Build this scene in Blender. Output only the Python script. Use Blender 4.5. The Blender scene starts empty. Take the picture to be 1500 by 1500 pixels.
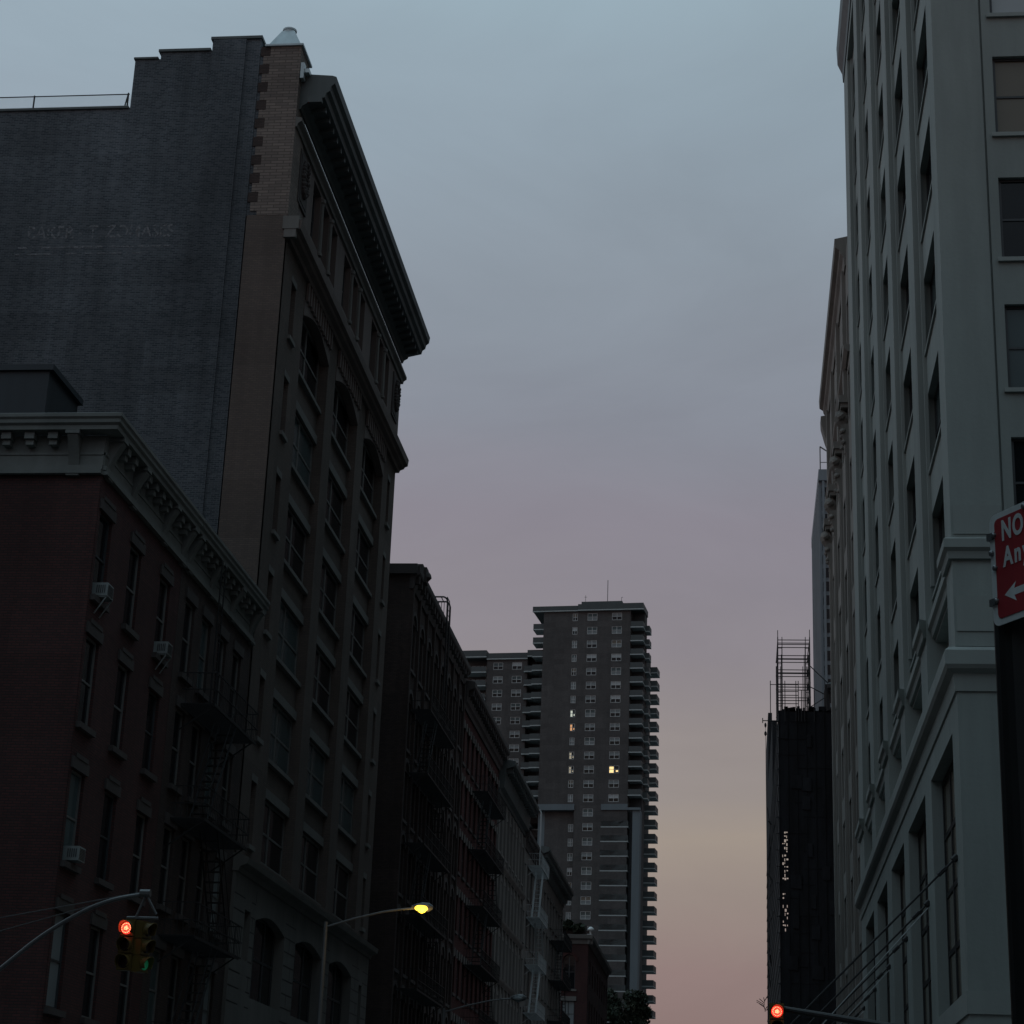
import bpy, math, random
from mathutils import Matrix, Vector
random.seed(7)
PI = math.pi
scene = bpy.context.scene
COL = scene.collection

# ------------------------------------------------------------------ camera
cd = bpy.data.cameras.new("camera"); cam = bpy.data.objects.new("camera", cd); COL.objects.link(cam)
RIGHT = Vector((0.99338, 0.10890, 0.03659)); UP = Vector((0.00139, -0.32985, 0.94403)); FWD = Vector((-0.11488, 0.93773, 0.32782))
m = Matrix((RIGHT, UP, -FWD)).transposed().to_4x4(); m.translation = Vector((0, 0, 1.6))
cam.matrix_world = m
cd.sensor_width = 36.0; cd.lens = 2897.6 / 1500 * 36.0; cd.clip_start = 0.1; cd.clip_end = 6000
scene.camera = cam
scene.render.resolution_x = 1024; scene.render.resolution_y = 1024

# ------------------------------------------------------------------ colour helpers
def lin(r, g, b):
    def f(c):
        c /= 255.0
        return c / 12.92 if c <= 0.04045 else ((c + 0.055) / 1.055) ** 2.4
    return (f(r), f(g), f(b), 1.0)

# ------------------------------------------------------------------ sky: dusk, blue grey above, rose at the horizon
w = bpy.data.worlds.new("World"); scene.world = w; w.use_nodes = True
nt = w.node_tree; nt.nodes.clear()
out = nt.nodes.new('ShaderNodeOutputWorld'); bg = nt.nodes.new('ShaderNodeBackground')
tc = nt.nodes.new('ShaderNodeTexCoord'); sep = nt.nodes.new('ShaderNodeSeparateXYZ')
nt.links.new(tc.outputs['Generated'], sep.inputs[0])
ns = nt.nodes.new('ShaderNodeTexNoise'); ns.inputs['Scale'].default_value = 3.2; ns.inputs['Detail'].default_value = 5
mp = nt.nodes.new('ShaderNodeMapping'); mp.inputs['Scale'].default_value = (1, 1, 4.5)
nt.links.new(tc.outputs['Generated'], mp.inputs[0]); nt.links.new(mp.outputs[0], ns.inputs['Vector'])
ma = nt.nodes.new('ShaderNodeMath'); ma.operation = 'MULTIPLY_ADD'; ma.inputs[1].default_value = 0.06
nt.links.new(ns.outputs[0], ma.inputs[0])
mb_ = nt.nodes.new('ShaderNodeMath'); mb_.operation = 'SUBTRACT'; mb_.inputs[1].default_value = 0.03
nt.links.new(sep.outputs['Z'], mb_.inputs[0]); nt.links.new(mb_.outputs[0], ma.inputs[2])
cr = nt.nodes.new('ShaderNodeValToRGB'); nt.links.new(ma.outputs[0], cr.inputs[0])
stops = [(0.0, (132,110,110)), (.084, (141,120,117)), (.117, (146,126,123)), (.149, (151,138,131)), (.172, (159,147,137)),
         (.192, (151,142,138)), (.225, (147,139,138)), (.26, (141,135,141)), (.315, (138,134,144)), (.38, (136,141,152)), (.44, (140,150,161)),
         (.50, (146,161,173)), (.56, (153,173,185)), (.75, (160,186,200)), (1.0, (162,192,208))]
el = cr.color_ramp.elements
el[0].position = 0; el[0].color = lin(*stops[0][1]); el[1].position = 1; el[1].color = lin(*stops[-1][1])
for p, c in stops[1:-1]:
    e = el.new(p); e.color = lin(*c)
mc = nt.nodes.new('ShaderNodeMath'); mc.operation = 'MULTIPLY_ADD'; mc.inputs[1].default_value = -0.24
nt.links.new(sep.outputs['X'], mc.inputs[0])
ns2 = nt.nodes.new('ShaderNodeTexNoise'); ns2.inputs['Scale'].default_value = 4.5; ns2.inputs['Detail'].default_value = 9; ns2.inputs['Roughness'].default_value = .6; ns2.inputs['Distortion'].default_value = .6
mp2 = nt.nodes.new('ShaderNodeMapping'); mp2.inputs['Scale'].default_value = (1, 1, 2.6); mp2.inputs['Rotation'].default_value = (0, .25, 0)
nt.links.new(tc.outputs['Generated'], mp2.inputs[0]); nt.links.new(mp2.outputs[0], ns2.inputs['Vector'])
cl = nt.nodes.new('ShaderNodeMapRange'); cl.inputs[1].default_value = .3; cl.inputs[2].default_value = .7; cl.inputs[3].default_value = .93; cl.inputs[4].default_value = 1.035
nt.links.new(ns2.outputs[0], cl.inputs[0]); nt.links.new(cl.outputs[0], mc.inputs[2])
vm = nt.nodes.new('ShaderNodeVectorMath'); vm.operation = 'SCALE'
nt.links.new(cr.outputs[0], vm.inputs[0]); nt.links.new(mc.outputs[0], vm.inputs['Scale'])
mr = nt.nodes.new('ShaderNodeMapRange'); mr.inputs[1].default_value = -.45; mr.inputs[2].default_value = .45   # the sky opposite the afterglow is darker
mr.inputs[3].default_value = .85; mr.inputs[4].default_value = 1.0; nt.links.new(sep.outputs['Y'], mr.inputs[0])
vm2 = nt.nodes.new('ShaderNodeVectorMath'); vm2.operation = 'SCALE'
nt.links.new(vm.outputs[0], vm2.inputs[0]); nt.links.new(mr.outputs[0], vm2.inputs['Scale'])
nt.links.new(vm2.outputs[0], bg.inputs[0]); bg.inputs[1].default_value = 1.0
nt.links.new(bg.outputs[0], out.inputs[0])
scene.view_settings.view_transform = 'Standard'; scene.view_settings.look = 'None'
scene.view_settings.exposure = 0.0; scene.view_settings.gamma = 1.0

# ------------------------------------------------------------------ materials
def new_mat(name):
    mt = bpy.data.materials.new(name); mt.use_nodes = True
    n = mt.node_tree; b = n.nodes['Principled BSDF']
    return mt, n, b
def uv_nodes(n, su=1.0, sv=1.0):
    t = n.nodes.new('ShaderNodeTexCoord'); s = n.nodes.new('ShaderNodeSeparateXYZ'); n.links.new(t.outputs['Object'], s.inputs[0])
    a = n.nodes.new('ShaderNodeMath'); a.operation = 'ADD'; n.links.new(s.outputs[0], a.inputs[0]); n.links.new(s.outputs[1], a.inputs[1])
    c = n.nodes.new('ShaderNodeCombineXYZ'); n.links.new(a.outputs[0], c.inputs[0]); n.links.new(s.outputs[2], c.inputs[1])
    return t, c
def grime(n, t, col_socket, amt, scale=0.35, streak=True):
    mp = n.nodes.new('ShaderNodeMapping'); mp.inputs['Scale'].default_value = (1, 1, 0.25 if streak else 1)
    n.links.new(t.outputs['Object'], mp.inputs[0])
    no = n.nodes.new('ShaderNodeTexNoise'); no.inputs['Scale'].default_value = scale; no.inputs['Detail'].default_value = 7
    no.inputs['Roughness'].default_value = 0.65
    n.links.new(mp.outputs[0], no.inputs['Vector'])
    r = n.nodes.new('ShaderNodeMapRange'); r.inputs[1].default_value = .3; r.inputs[2].default_value = .7
    r.inputs[3].default_value = 1 - amt; r.inputs[4].default_value = 1 + amt * .6
    n.links.new(no.outputs[0], r.inputs[0])
    v = n.nodes.new('ShaderNodeVectorMath'); v.operation = 'SCALE'
    n.links.new(col_socket, v.inputs[0]); n.links.new(r.outputs[0], v.inputs['Scale'])
    if not streak: return v.outputs[0]
    mp3 = n.nodes.new('ShaderNodeMapping'); mp3.inputs['Scale'].default_value = (2.6, 2.6, .12)
    n.links.new(t.outputs['Object'], mp3.inputs[0])
    n3 = n.nodes.new('ShaderNodeTexNoise'); n3.inputs['Scale'].default_value = 1.0; n3.inputs['Detail'].default_value = 5
    n.links.new(mp3.outputs[0], n3.inputs['Vector'])
    r3 = n.nodes.new('ShaderNodeMapRange'); r3.inputs[1].default_value = .35; r3.inputs[2].default_value = .65
    r3.inputs[3].default_value = 1 - amt*.24; r3.inputs[4].default_value = 1 + amt*.12
    n.links.new(n3.outputs[0], r3.inputs[0])
    v3 = n.nodes.new('ShaderNodeVectorMath'); v3.operation = 'SCALE'
    n.links.new(v.outputs[0], v3.inputs[0]); n.links.new(r3.outputs[0], v3.inputs['Scale'])
    return v3.outputs[0]
def plain(name, c, rough=.8, amt=.2, scale=.6, metal=0.0, bump=0.0, streak=True):
    mt, n, b = new_mat(name)
    rgb = n.nodes.new('ShaderNodeRGB'); rgb.outputs[0].default_value = (*c, 1)
    t = n.nodes.new('ShaderNodeTexCoord')
    n.links.new(grime(n, t, rgb.outputs[0], amt, scale, streak), b.inputs['Base Color'])
    b.inputs['Roughness'].default_value = rough; b.inputs['Metallic'].default_value = metal
    if bump:
        no = n.nodes.new('ShaderNodeTexNoise'); no.inputs['Scale'].default_value = 9; no.inputs['Detail'].default_value = 6
        n.links.new(t.outputs['Object'], no.inputs['Vector'])
        bp = n.nodes.new('ShaderNodeBump'); bp.inputs['Strength'].default_value = bump; bp.inputs['Distance'].default_value = .02
        n.links.new(no.outputs[0], bp.inputs['Height']); n.links.new(bp.outputs[0], b.inputs['Normal'])
    return mt
def brick(name, c1, c2, mortar, bw=.22, bh=.075, ms=.012, amt=.3, rough=.9, bump=.5, scale=.3, patch=.12):
    mt, n, b = new_mat(name)
    t, uv = uv_nodes(n)
    br = n.nodes.new('ShaderNodeTexBrick'); n.links.new(uv.outputs[0], br.inputs['Vector'])
    br.inputs['Scale'].default_value = 1.0; br.inputs['Brick Width'].default_value = bw; br.inputs['Row Height'].default_value = bh
    br.inputs['Mortar Size'].default_value = ms; br.inputs['Bias'].default_value = -.1
    br.inputs['Color1'].default_value = (*c1, 1); br.inputs['Color2'].default_value = (*c2, 1); br.inputs['Mortar'].default_value = (*mortar, 1)
    b2_ = n.nodes.new('ShaderNodeTexBrick'); n.links.new(uv.outputs[0], b2_.inputs['Vector']); b2_.offset = .37     # repaired patches
    b2_.inputs['Scale'].default_value = 1.0; b2_.inputs['Brick Width'].default_value = 3.1; b2_.inputs['Row Height'].default_value = 1.15; b2_.inputs['Mortar Size'].default_value = 0
    lo, hi = 1-patch, 1+patch*.6
    b2_.inputs['Color1'].default_value = (lo,lo,lo,1); b2_.inputs['Color2'].default_value = (hi,hi,hi,1); b2_.inputs['Mortar'].default_value = (1,1,1,1)
    mu = n.nodes.new('ShaderNodeVectorMath'); mu.operation = 'MULTIPLY'; n.links.new(br.outputs[0], mu.inputs[0]); n.links.new(b2_.outputs[0], mu.inputs[1])
    n.links.new(grime(n, t, mu.outputs[0], amt, scale), b.inputs['Base Color'])
    b.inputs['Roughness'].default_value = rough; b.inputs['Specular IOR Level'].default_value = .25
    bp = n.nodes.new('ShaderNodeBump'); bp.inputs['Strength'].default_value = bump; bp.inputs['Distance'].default_value = .01; bp.invert = True
    n.links.new(br.outputs['Fac'], bp.inputs['Height']); n.links.new(bp.outputs[0], b.inputs['Normal'])
    return mt
def glass(name, c=(.008, .011, .014), rough=.06, wav=.15):
    mt, n, b = new_mat(name)
    b.inputs['Base Color'].default_value = (*c, 1); b.inputs['Roughness'].default_value = rough; b.inputs['Specular IOR Level'].default_value = .35
    t = n.nodes.new('ShaderNodeTexCoord'); no = n.nodes.new('ShaderNodeTexNoise'); no.inputs['Scale'].default_value = 1.3
    n.links.new(t.outputs['Object'], no.inputs['Vector'])
    bp = n.nodes.new('ShaderNodeBump'); bp.inputs['Strength'].default_value = wav; bp.inputs['Distance'].default_value = .03
    n.links.new(no.outputs[0], bp.inputs['Height']); n.links.new(bp.outputs[0], b.inputs['Normal'])
    return mt
def emit(name, c, s):
    mt, n, b = new_mat(name)
    b.inputs['Base Color'].default_value = (*c, 1); b.inputs['Emission Color'].default_value = (*c, 1)
    no = n.nodes.new('ShaderNodeTexNoise'); no.inputs['Scale'].default_value = 6
    r = n.nodes.new('ShaderNodeMapRange'); r.inputs[3].default_value = s * .6; r.inputs[4].default_value = s * 1.4
    t = n.nodes.new('ShaderNodeTexCoord'); n.links.new(t.outputs['Object'], no.inputs['Vector'])
    n.links.new(no.outputs[0], r.inputs[0]); n.links.new(r.outputs[0], b.inputs['Emission Strength'])
    return mt

M = {}
M['dark_brick'] = brick('dark_blue_grey_brick', (.058,.072,.084), (.13,.145,.16), (.15,.165,.185), amt=.5, scale=.16, bump=.9, patch=.13)
M['brown_brick'] = brick('brown_face_brick', (.13,.105,.095), (.16,.125,.11), (.11,.095,.085), amt=.2)
M['beige_brick'] = brick('cleaned_beige_brick', (.255,.21,.185), (.18,.15,.135), (.13,.11,.10), bw=.5, bh=.13, ms=.018, amt=.15)
M['red_brick'] = brick('red_painted_brick', (.10,.042,.04), (.07,.035,.034), (.045,.035,.035), amt=.25)
M['old_brick'] = brick('old_brown_brick', (.085,.06,.055), (.06,.045,.042), (.05,.042,.04), amt=.3)
M['maroon_brick'] = brick('maroon_brick', (.11,.04,.036), (.08,.032,.03), (.05,.03,.03), amt=.25)
M['tower_brick'] = brick('tower_grey_brown_brick', (.115,.108,.105), (.095,.09,.09), (.11,.11,.11), bw=.4, bh=.2, amt=.22, bump=.2)
M['stone'] = plain('grey_limestone', (.17,.165,.155), .85, .25, .5, bump=.3)
M['brown_stone'] = plain('brown_stone_trim', (.15,.12,.11), .85, .25, .7, bump=.3)
M['dark_stone'] = plain('dark_brown_stone', (.07,.06,.058), .85, .3, .8, bump=.3)
M['white_stucco'] = plain('pale_grey_painted_masonry', (.30,.335,.32), .8, .22, .3, bump=.25)
M['white_trim'] = plain('pale_grey_trim', (.30,.33,.315), .75, .12, .5, bump=.1)
M['tan_stone'] = plain('tan_terracotta', (.25,.235,.215), .85, .25, .7, bump=.3)
M['grey_stone'] = plain('weathered_grey_stone', (.19,.18,.17), .85, .25, .8, bump=.3)
M['cornice_metal'] = plain('painted_cornice_metal', (.165,.175,.165), .6, .25, .8, bump=.2)
M['dark_cornice'] = plain('dark_green_cornice_metal', (.09,.105,.105), .55, .3, .6)
M['zinc'] = plain('galvanised_sheet', (.5,.56,.58), .4, .2, 1.2, metal=.3)
M['black_iron'] = plain('black_iron', (.015,.016,.018), .6, .3, 2)
M['grey_iron'] = plain('grey_painted_iron', (.42,.45,.46), .5, .2, 1.5)
M['frame_dark'] = plain('dark_window_frame', (.05,.055,.06), .5, .15, 2)
M['frame_mid'] = plain('grey_window_frame', (.17,.17,.165), .5, .2, 2)
M['frame_light'] = plain('light_window_frame', (.38,.38,.36), .5, .2, 2)
M['tower_frame'] = plain('tower_window_frame', (.58,.62,.62), .5, .15, 2)
M['glass'] = glass('window_glass')
M['glass_teal'] = glass('window_glass_with_pale_blind', (.07,.10,.105), .12)
M['glass_warm'] = glass('window_glass_with_brown_blind', (.17,.15,.12), .12)
M['glass_grey'] = glass('window_glass_with_grey_blind', (.22,.25,.26), .3)
M['glass_white'] = glass('window_glass_with_white_blind', (.42,.45,.46), .3)
M['tower_fascia'] = plain('tower_dark_panel', (.075,.088,.09), .6, .15, .5)
M['tower_slab'] = plain('tower_slab_edge', (.45,.5,.5), .7, .15, .6)
M['tower_concrete'] = plain('tower_blue_grey_concrete', (.17,.205,.225), .8, .12, .3)
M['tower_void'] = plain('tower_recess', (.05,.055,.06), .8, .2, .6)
M['net'] = plain('black_debris_net', (.014,.016,.02), .95, .75, .5, bump=1.0)
M['blue_metal'] = plain('blue_grey_panelling', (.20,.235,.26), .6, .2, .4)
M['roof_tar'] = plain('tar_roof', (.06,.06,.06), .9, .2, .6)
M['asphalt'] = plain('asphalt', (.05,.05,.052), .9, .3, 1.2, bump=.4, streak=False)
M['concrete'] = plain('pavement_concrete', (.24,.235,.225), .9, .25, .9, bump=.3, streak=False)
M['road_paint'] = plain('road_paint', (.6,.6,.57), .7, .3, 4, streak=False)
M['signal_yellow'] = plain('signal_yellow_paint', (.13,.088,.02), .5, .25, 4)
M['signal_black'] = plain('visor_black', (.012,.012,.012), .6, .2, 4)
M['lens_dark'] = glass('unlit_lens', (.02,.006,.006), .2)
M['red_light'] = emit('lit_red_lens', (1.0, .03, .02), 2.2)
M['red_core'] = emit('lit_red_led_cluster', (1.0, .30, .14), 3.0)
M['green_light'] = emit('lit_green_lens', (.03, .5, .22), .05)
M['lamp_light'] = emit('lit_sodium_lamp', (1.0, .60, .05), 2.9)
M['lit_warm'] = emit('lit_room_warm', (1.0, .72, .32), 1.1)
M['lit_orange'] = emit('lit_room_orange', (1.0, .50, .22), .5)
M['lit_cool'] = emit('lit_room_pale', (.85, .9, .75), .45)
M['lit_dim'] = emit('lit_room_dim', (1.0, .85, .6), .16)
M['sign_red'] = plain('sign_red_sheeting', (.42,.045,.055), .4, .2, 5)
M['sign_white'] = plain('sign_white_sheeting', (.8,.84,.84), .4, .15, 6)
M['sign_back'] = plain('sign_aluminium', (.25,.26,.27), .4, .2, 5, metal=.6)
M['pole_grey'] = plain('galvanised_pole', (.17,.175,.18), .5, .2, 3, metal=.4)
M['pole_dark'] = plain('dark_painted_pole', (.013,.013,.014), .5, .3, 3)
M['ac_white'] = plain('air_conditioner_casing', (.27,.30,.30), .5, .2, 5)
M['bulkhead'] = plain('dark_blue_bulkhead_sheet', (.022,.032,.042), .6, .3, .5)
M['leaf'] = plain('dark_leaves', (.035,.05,.03), .8, .5, 3)
M['bark'] = plain('bark', (.06,.05,.04), .9, .3, 3)
# faded painted letters: worn away by noise, brick shows through
gm, gn, gb = new_mat('faded_wall_paint')
gb.inputs['Base Color'].default_value = (.30,.31,.33,1); gb.inputs['Roughness'].default_value = .9
gt = gn.nodes.new('ShaderNodeTexCoord'); gno = gn.nodes.new('ShaderNodeTexNoise'); gno.inputs['Scale'].default_value = 5; gno.inputs['Detail'].default_value = 8
gn.links.new(gt.outputs['Object'], gno.inputs['Vector'])
gr = gn.nodes.new('ShaderNodeMapRange'); gr.inputs[1].default_value = .42; gr.inputs[2].default_value = .62; gr.inputs[4].default_value = .55
gn.links.new(gno.outputs[0], gr.inputs[0]); gn.links.new(gr.outputs[0], gb.inputs['Alpha'])
M['ghost'] = gm

# ------------------------------------------------------------------ mesh helpers
class MB:
    def __init__(s): s.v = []; s.f = []; s.mi = []; s.cur = 0
    def quad(s, *p):
        i = len(s.v); s.v += [tuple(q) for q in p]; s.f.append(tuple(range(i, i + len(p)))); s.mi.append(s.cur)
    def hexa(s, p):   # p: 8 points, bottom 4 then top 4
        i = len(s.v); s.v += [tuple(q) for q in p]
        for f in ((0,3,2,1),(4,5,6,7),(0,1,5,4),(1,2,6,5),(2,3,7,6),(3,0,4,7)):
            s.f.append(tuple(i + k for k in f)); s.mi.append(s.cur)
    def box(s, x0, x1, y0, y1, z0, z1):
        s.hexa([(x0,y0,z0),(x1,y0,z0),(x1,y1,z0),(x0,y1,z0),(x0,y0,z1),(x1,y0,z1),(x1,y1,z1),(x0,y1,z1)])
    def tbox(s, T, u0, u1, w0, w1, z0, z1):
        s.hexa([T(u0,w0,z0),T(u1,w0,z0),T(u1,w1,z0),T(u0,w1,z0),T(u0,w0,z1),T(u1,w0,z1),T(u1,w1,z1),T(u0,w1,z1)])
    def bar(s, a, b, r, n=4, r2=None):
        a = Vector(a); b = Vector(b); d = (b - a)
        if d.length < 1e-6: return
        d.normalize(); ref = Vector((0,0,1)) if abs(d.z) < .95 else Vector((1,0,0))
        p = d.cross(ref).normalized(); q = d.cross(p); r2 = r if r2 is None else r2
        i = len(s.v); off = PI / n
        for c, rr in ((a, r), (b, r2)):
            for k in range(n):
                t = 2 * PI * k / n + off; s.v.append(tuple(c + p * (math.cos(t) * rr) + q * (math.sin(t) * rr)))
        for k in range(n):
            k2 = (k + 1) % n; s.f.append((i+k, i+k2, i+n+k2, i+n+k)); s.mi.append(s.cur)
        s.f.append(tuple(i + k for k in reversed(range(n)))); s.mi.append(s.cur)
        s.f.append(tuple(i + n + k for k in range(n))); s.mi.append(s.cur)
    def path(s, pts, r, n=6):
        for a, b in zip(pts, pts[1:]): s.bar(a, b, r, n)
    def lathe(s, c, prof, n=16, axis=None):
        c = Vector(c); i0 = len(s.v)
        if axis is None: ax = Vector((0,0,1))
        else: ax = Vector(axis).normalized()
        ref = Vector((1,0,0)) if abs(ax.x) < .9 else Vector((0,1,0))
        p = ax.cross(ref).normalized(); q = ax.cross(p)
        for r, h in prof:
            for k in range(n):
                t = 2 * PI * k / n; s.v.append(tuple(c + ax * h + p * (math.cos(t) * r) + q * (math.sin(t) * r)))
        for j in range(len(prof) - 1):
            for k in range(n):
                k2 = (k + 1) % n; a = i0 + j * n
                s.f.append((a + k, a + k2, a + n + k2, a + n + k)); s.mi.append(s.cur)
        s.f.append(tuple(i0 + k for k in range(n))); s.mi.append(s.cur)
        s.f.append(tuple(i0 + (len(prof) - 1) * n + k for k in range(n))); s.mi.append(s.cur)
    def profile(s, T, u0, u1, prof, m0=0, m1=0):      # prof: closed (w, z) polygon swept along u, m0 / m1 = 1: mitred end
        n = len(prof)
        i = len(s.v); s.v += [tuple(T(u0-m0*a, a, b)) for a, b in prof] + [tuple(T(u1+m1*a, a, b)) for a, b in prof]
        for k in range(n):
            k2 = (k + 1) % n; s.f.append((i+k, i+k2, i+n+k2, i+n+k)); s.mi.append(s.cur)
        s.f.append(tuple(i + k for k in range(n))); s.mi.append(s.cur)
        s.f.append(tuple(i + n + k for k in reversed(range(n)))); s.mi.append(s.cur)
    def mesh(s, name, mats):
        me = bpy.data.meshes.new(name); me.from_pydata(s.v, [], s.f)
        for mm in mats: me.materials.append(mm)
        if len(mats) > 1: me.polygons.foreach_set('material_index', s.mi)
        me.update(); return me
    def build(s, name, mats, parent=None, smooth=False):
        if not isinstance(mats, (list, tuple)): mats = [mats]
        anc = parent
        while anc is not None and 'base' not in anc: anc = anc.parent
        if anc is not None:
            bx, by, bz = anc['base']; s.v = [(x-bx, y-by, z-bz) for x, y, z in s.v]
        me = s.mesh(name, mats)
        if smooth:
            for p in me.polygons: p.use_smooth = True
        return link(name, me, parent)
def link(name, data, parent=None, loc=None, rz=0.0):
    o = bpy.data.objects.new(name, data); COL.objects.link(o)
    if parent is not None: o.parent = parent
    if loc is not None:
        if parent is not None and 'base' in parent: loc = (loc[0]-parent['base'][0], loc[1]-parent['base'][1], loc[2]-parent['base'][2])
        o.location = loc
    o.rotation_euler[2] = rz
    return o
BASES = []
def thing(name, label, cat, loc=(0,0,0), rz=0.0, group=None, keep_world=True):
    o = bpy.data.objects.new(name, None); COL.objects.link(o); o.location = loc; o.rotation_euler[2] = rz
    o.empty_display_size = .3
    o['label'] = label; o['category'] = cat
    if group: o['group'] = group
    if keep_world: o['base'] = tuple(loc); BASES.append(o)
    return o
def tag(o, label, cat, group=None):
    o['label'] = label; o['category'] = cat
    if group: o['group'] = group
    return o
def structure(o): o['kind'] = 'structure'; return o
def TL(X=-17.5): return lambda u, w, z: (X + w, u, z)        # facade facing +x
def TR(X=5.5): return lambda u, w, z: (X - w, u, z)          # facade facing -x
def TF(Y): return lambda u, w, z: (u, Y - w, z)              # facade facing the camera
RZL, RZR, RZF = PI/2, -PI/2, 0.0

def facade(mb, T, u0, u1, z0, z1, ops, d, w0=0.0, back=True, skin=True):
    """wall face at w0 with rectangular openings (ua,ub,za,zb) and reveals of depth d"""
    us = sorted({u0, u1} | {v for o in ops for v in (max(u0,o[0]), min(u1,o[1]))})
    zs = sorted({z0, z1} | {v for o in ops for v in (max(z0,o[2]), min(z1,o[3]))})
    for i in range(len(us)-1):
        run = None
        for j in range(len(zs)-1):
            cu = (us[i]+us[i+1])/2; cz = (zs[j]+zs[j+1])/2
            hole = any(o[0] < cu < o[1] and o[2] < cz < o[3] for o in ops)
            if not hole:
                if run is None: run = zs[j]
            if hole or j == len(zs)-2:
                top = zs[j] if hole else zs[j+1]
                if run is not None and top > run:
                    mb.quad(T(us[i],w0,run), T(us[i+1],w0,run), T(us[i+1],w0,top), T(us[i],w0,top))
                run = None
    for a, b, c, e in ops:
        w1 = w0 - d
        mb.quad(T(a,w0,c), T(a,w1,c), T(a,w1,e), T(a,w0,e)); mb.quad(T(b,w0,c), T(b,w0,e), T(b,w1,e), T(b,w1,c))
        mb.quad(T(a,w0,e), T(a,w1,e), T(b,w1,e), T(b,w0,e)); mb.quad(T(a,w0,c), T(b,w0,c), T(b,w1,c), T(a,w1,c))
        if back: mb.quad(T(a,w1,c), T(b,w1,c), T(b,w1,e), T(a,w1,e))
    if skin:   # close the edges of the wall back to depth d
        w1 = w0 - d - .02
        mb.quad(T(u0,w0,z0), T(u0,w0,z1), T(u0,w1,z1), T(u0,w1,z0)); mb.quad(T(u1,w0,z0), T(u1,w1,z0), T(u1,w1,z1), T(u1,w0,z1))
        mb.quad(T(u0,w0,z1), T(u1,w0,z1), T(u1,w1,z1), T(u0,w1,z1))

WC = {}
def win_meshes(w, h, nv=0, nh=1, fr='frame_dark', gl='glass', t=.06, arch=False):
    key = (round(w,2), round(h,2), nv, nh, fr, gl, t)
    if key in WC: return WC[key]
    f = MB(); d = .09
    f.box(-w/2, -w/2+t, -d, 0, 0, h); f.box(w/2-t, w/2, -d, 0, 0, h)
    f.box(-w/2+t, w/2-t, -d, 0, 0, t*1.3); f.box(-w/2+t, w/2-t, -d, 0, h-t, h)
    for k in range(nv):
        x = -w/2 + w*(k+1)/(nv+1); f.box(x-t*.7, x+t*.7, -d+.004, -.004, t*1.3, h-t)
    for k in range(nh):
        z = h*(k+1)/(nh+1); f.box(-w/2+t, w/2-t, -d+.012, -.012, z-t*.45, z+t*.45)
    p = MB(); p.box(-w/2+t*.5, w/2-t*.5, -.045, -.03, t*.5, h-t*.5)
    WC[key] = (f.mesh('window', [M[fr]]), p.mesh('pane', [M[gl]]))
    return WC[key]
def boxmesh(name, key, mat, *bx):
    if key not in WC:
        b = MB(); [b.box(*q) for q in bx]; WC[key] = b.mesh(name, [M[mat]])
    return WC[key]
def window(parent, T, rz, u, wdep, z, w, h, nv=0, nh=1, fr='frame_dark', gl='glass', t=.06, label=None, sill=None, lintel=None, hood=None):
    # sill / lintel: (side overhang, w from, w to, height, material); w is measured from the wall face
    fm, pm = win_meshes(w, h, nv, nh, fr, gl, t)
    o = link('window', fm, parent, T(u, wdep, z), rz)
    q = link('pane', pm, o); q.location = (0,0,0)
    if sill:
        e, a, b, hh, mt = sill
        link('sill', boxmesh('sill', ('sill', round(w,2), sill), mt, (-w/2-e, w/2+e, -b+wdep, -a+wdep, -hh, 0)), o)
    if lintel:
        e, a, b, hh, mt = lintel; bx = [(-w/2-e, w/2+e, -b+wdep, -a+wdep, h, h+hh)]
        if hood: bx.append((-w/2-e+.18, w/2+e-.18, -b-.02+wdep, -b+wdep, h+hh, h+hh+.12))
        link('lintel', boxmesh('lintel', ('lin', round(w,2), round(h,2), lintel), mt, *bx), o)
    if label: o['label'] = label
    return o
def rglass(seq=('glass','glass','glass','glass_teal','glass','glass_grey')): return random.choice(seq)

# ------------------------------------------------------------------ ground
g = MB(); g.quad((-900,-300,0),(900,-300,0),(900,3000,0),(-900,3000,0))
structure(g.build('ground', M['roof_tar']))
g = MB(); g.quad((-13.2,-60,.004),(.4,-60,.004),(.4,900,.004),(-13.2,900,.004))
structure(g.build('road', M['asphalt']))
g = MB(); g.quad((-120,29,.008),(120,29,.008),(120,43,.008),(-120,43,.008))
structure(g.build('cross_road', M['asphalt']))
g = MB()
for x0, x1 in ((-17.6,-13.2),(.4,5.6)):
    g.box(x0,x1,43,900,0,.14); g.box(x0-8 if x0<0 else x0, x1 if x0<0 else x1+8,-60,29,0,.14)
g.box(-100,-17.6,43,49.8,0,.14); g.box(5.6,100,43,50.3,0,.14)
structure(g.build('pavement', M['concrete']))
g = MB()
for k in range(11): g.box(-12.7+k*1.2, -12.1+k*1.2, 44.2, 47.0, .004, .012)
for k in range(11): g.box(-12.7+k*1.2, -12.1+k*1.2, 25, 28, .004, .012)
structure(g.build('road_markings', M['road_paint']))

# ================================================================== LEFT SIDE
def sill_mb(mb, T, u0, u1, z, w=0.0, out=.14, h=.16): mb.tbox(T, u0-.12, u1+.12, w-.05, w+out, z-h, z)

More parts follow.
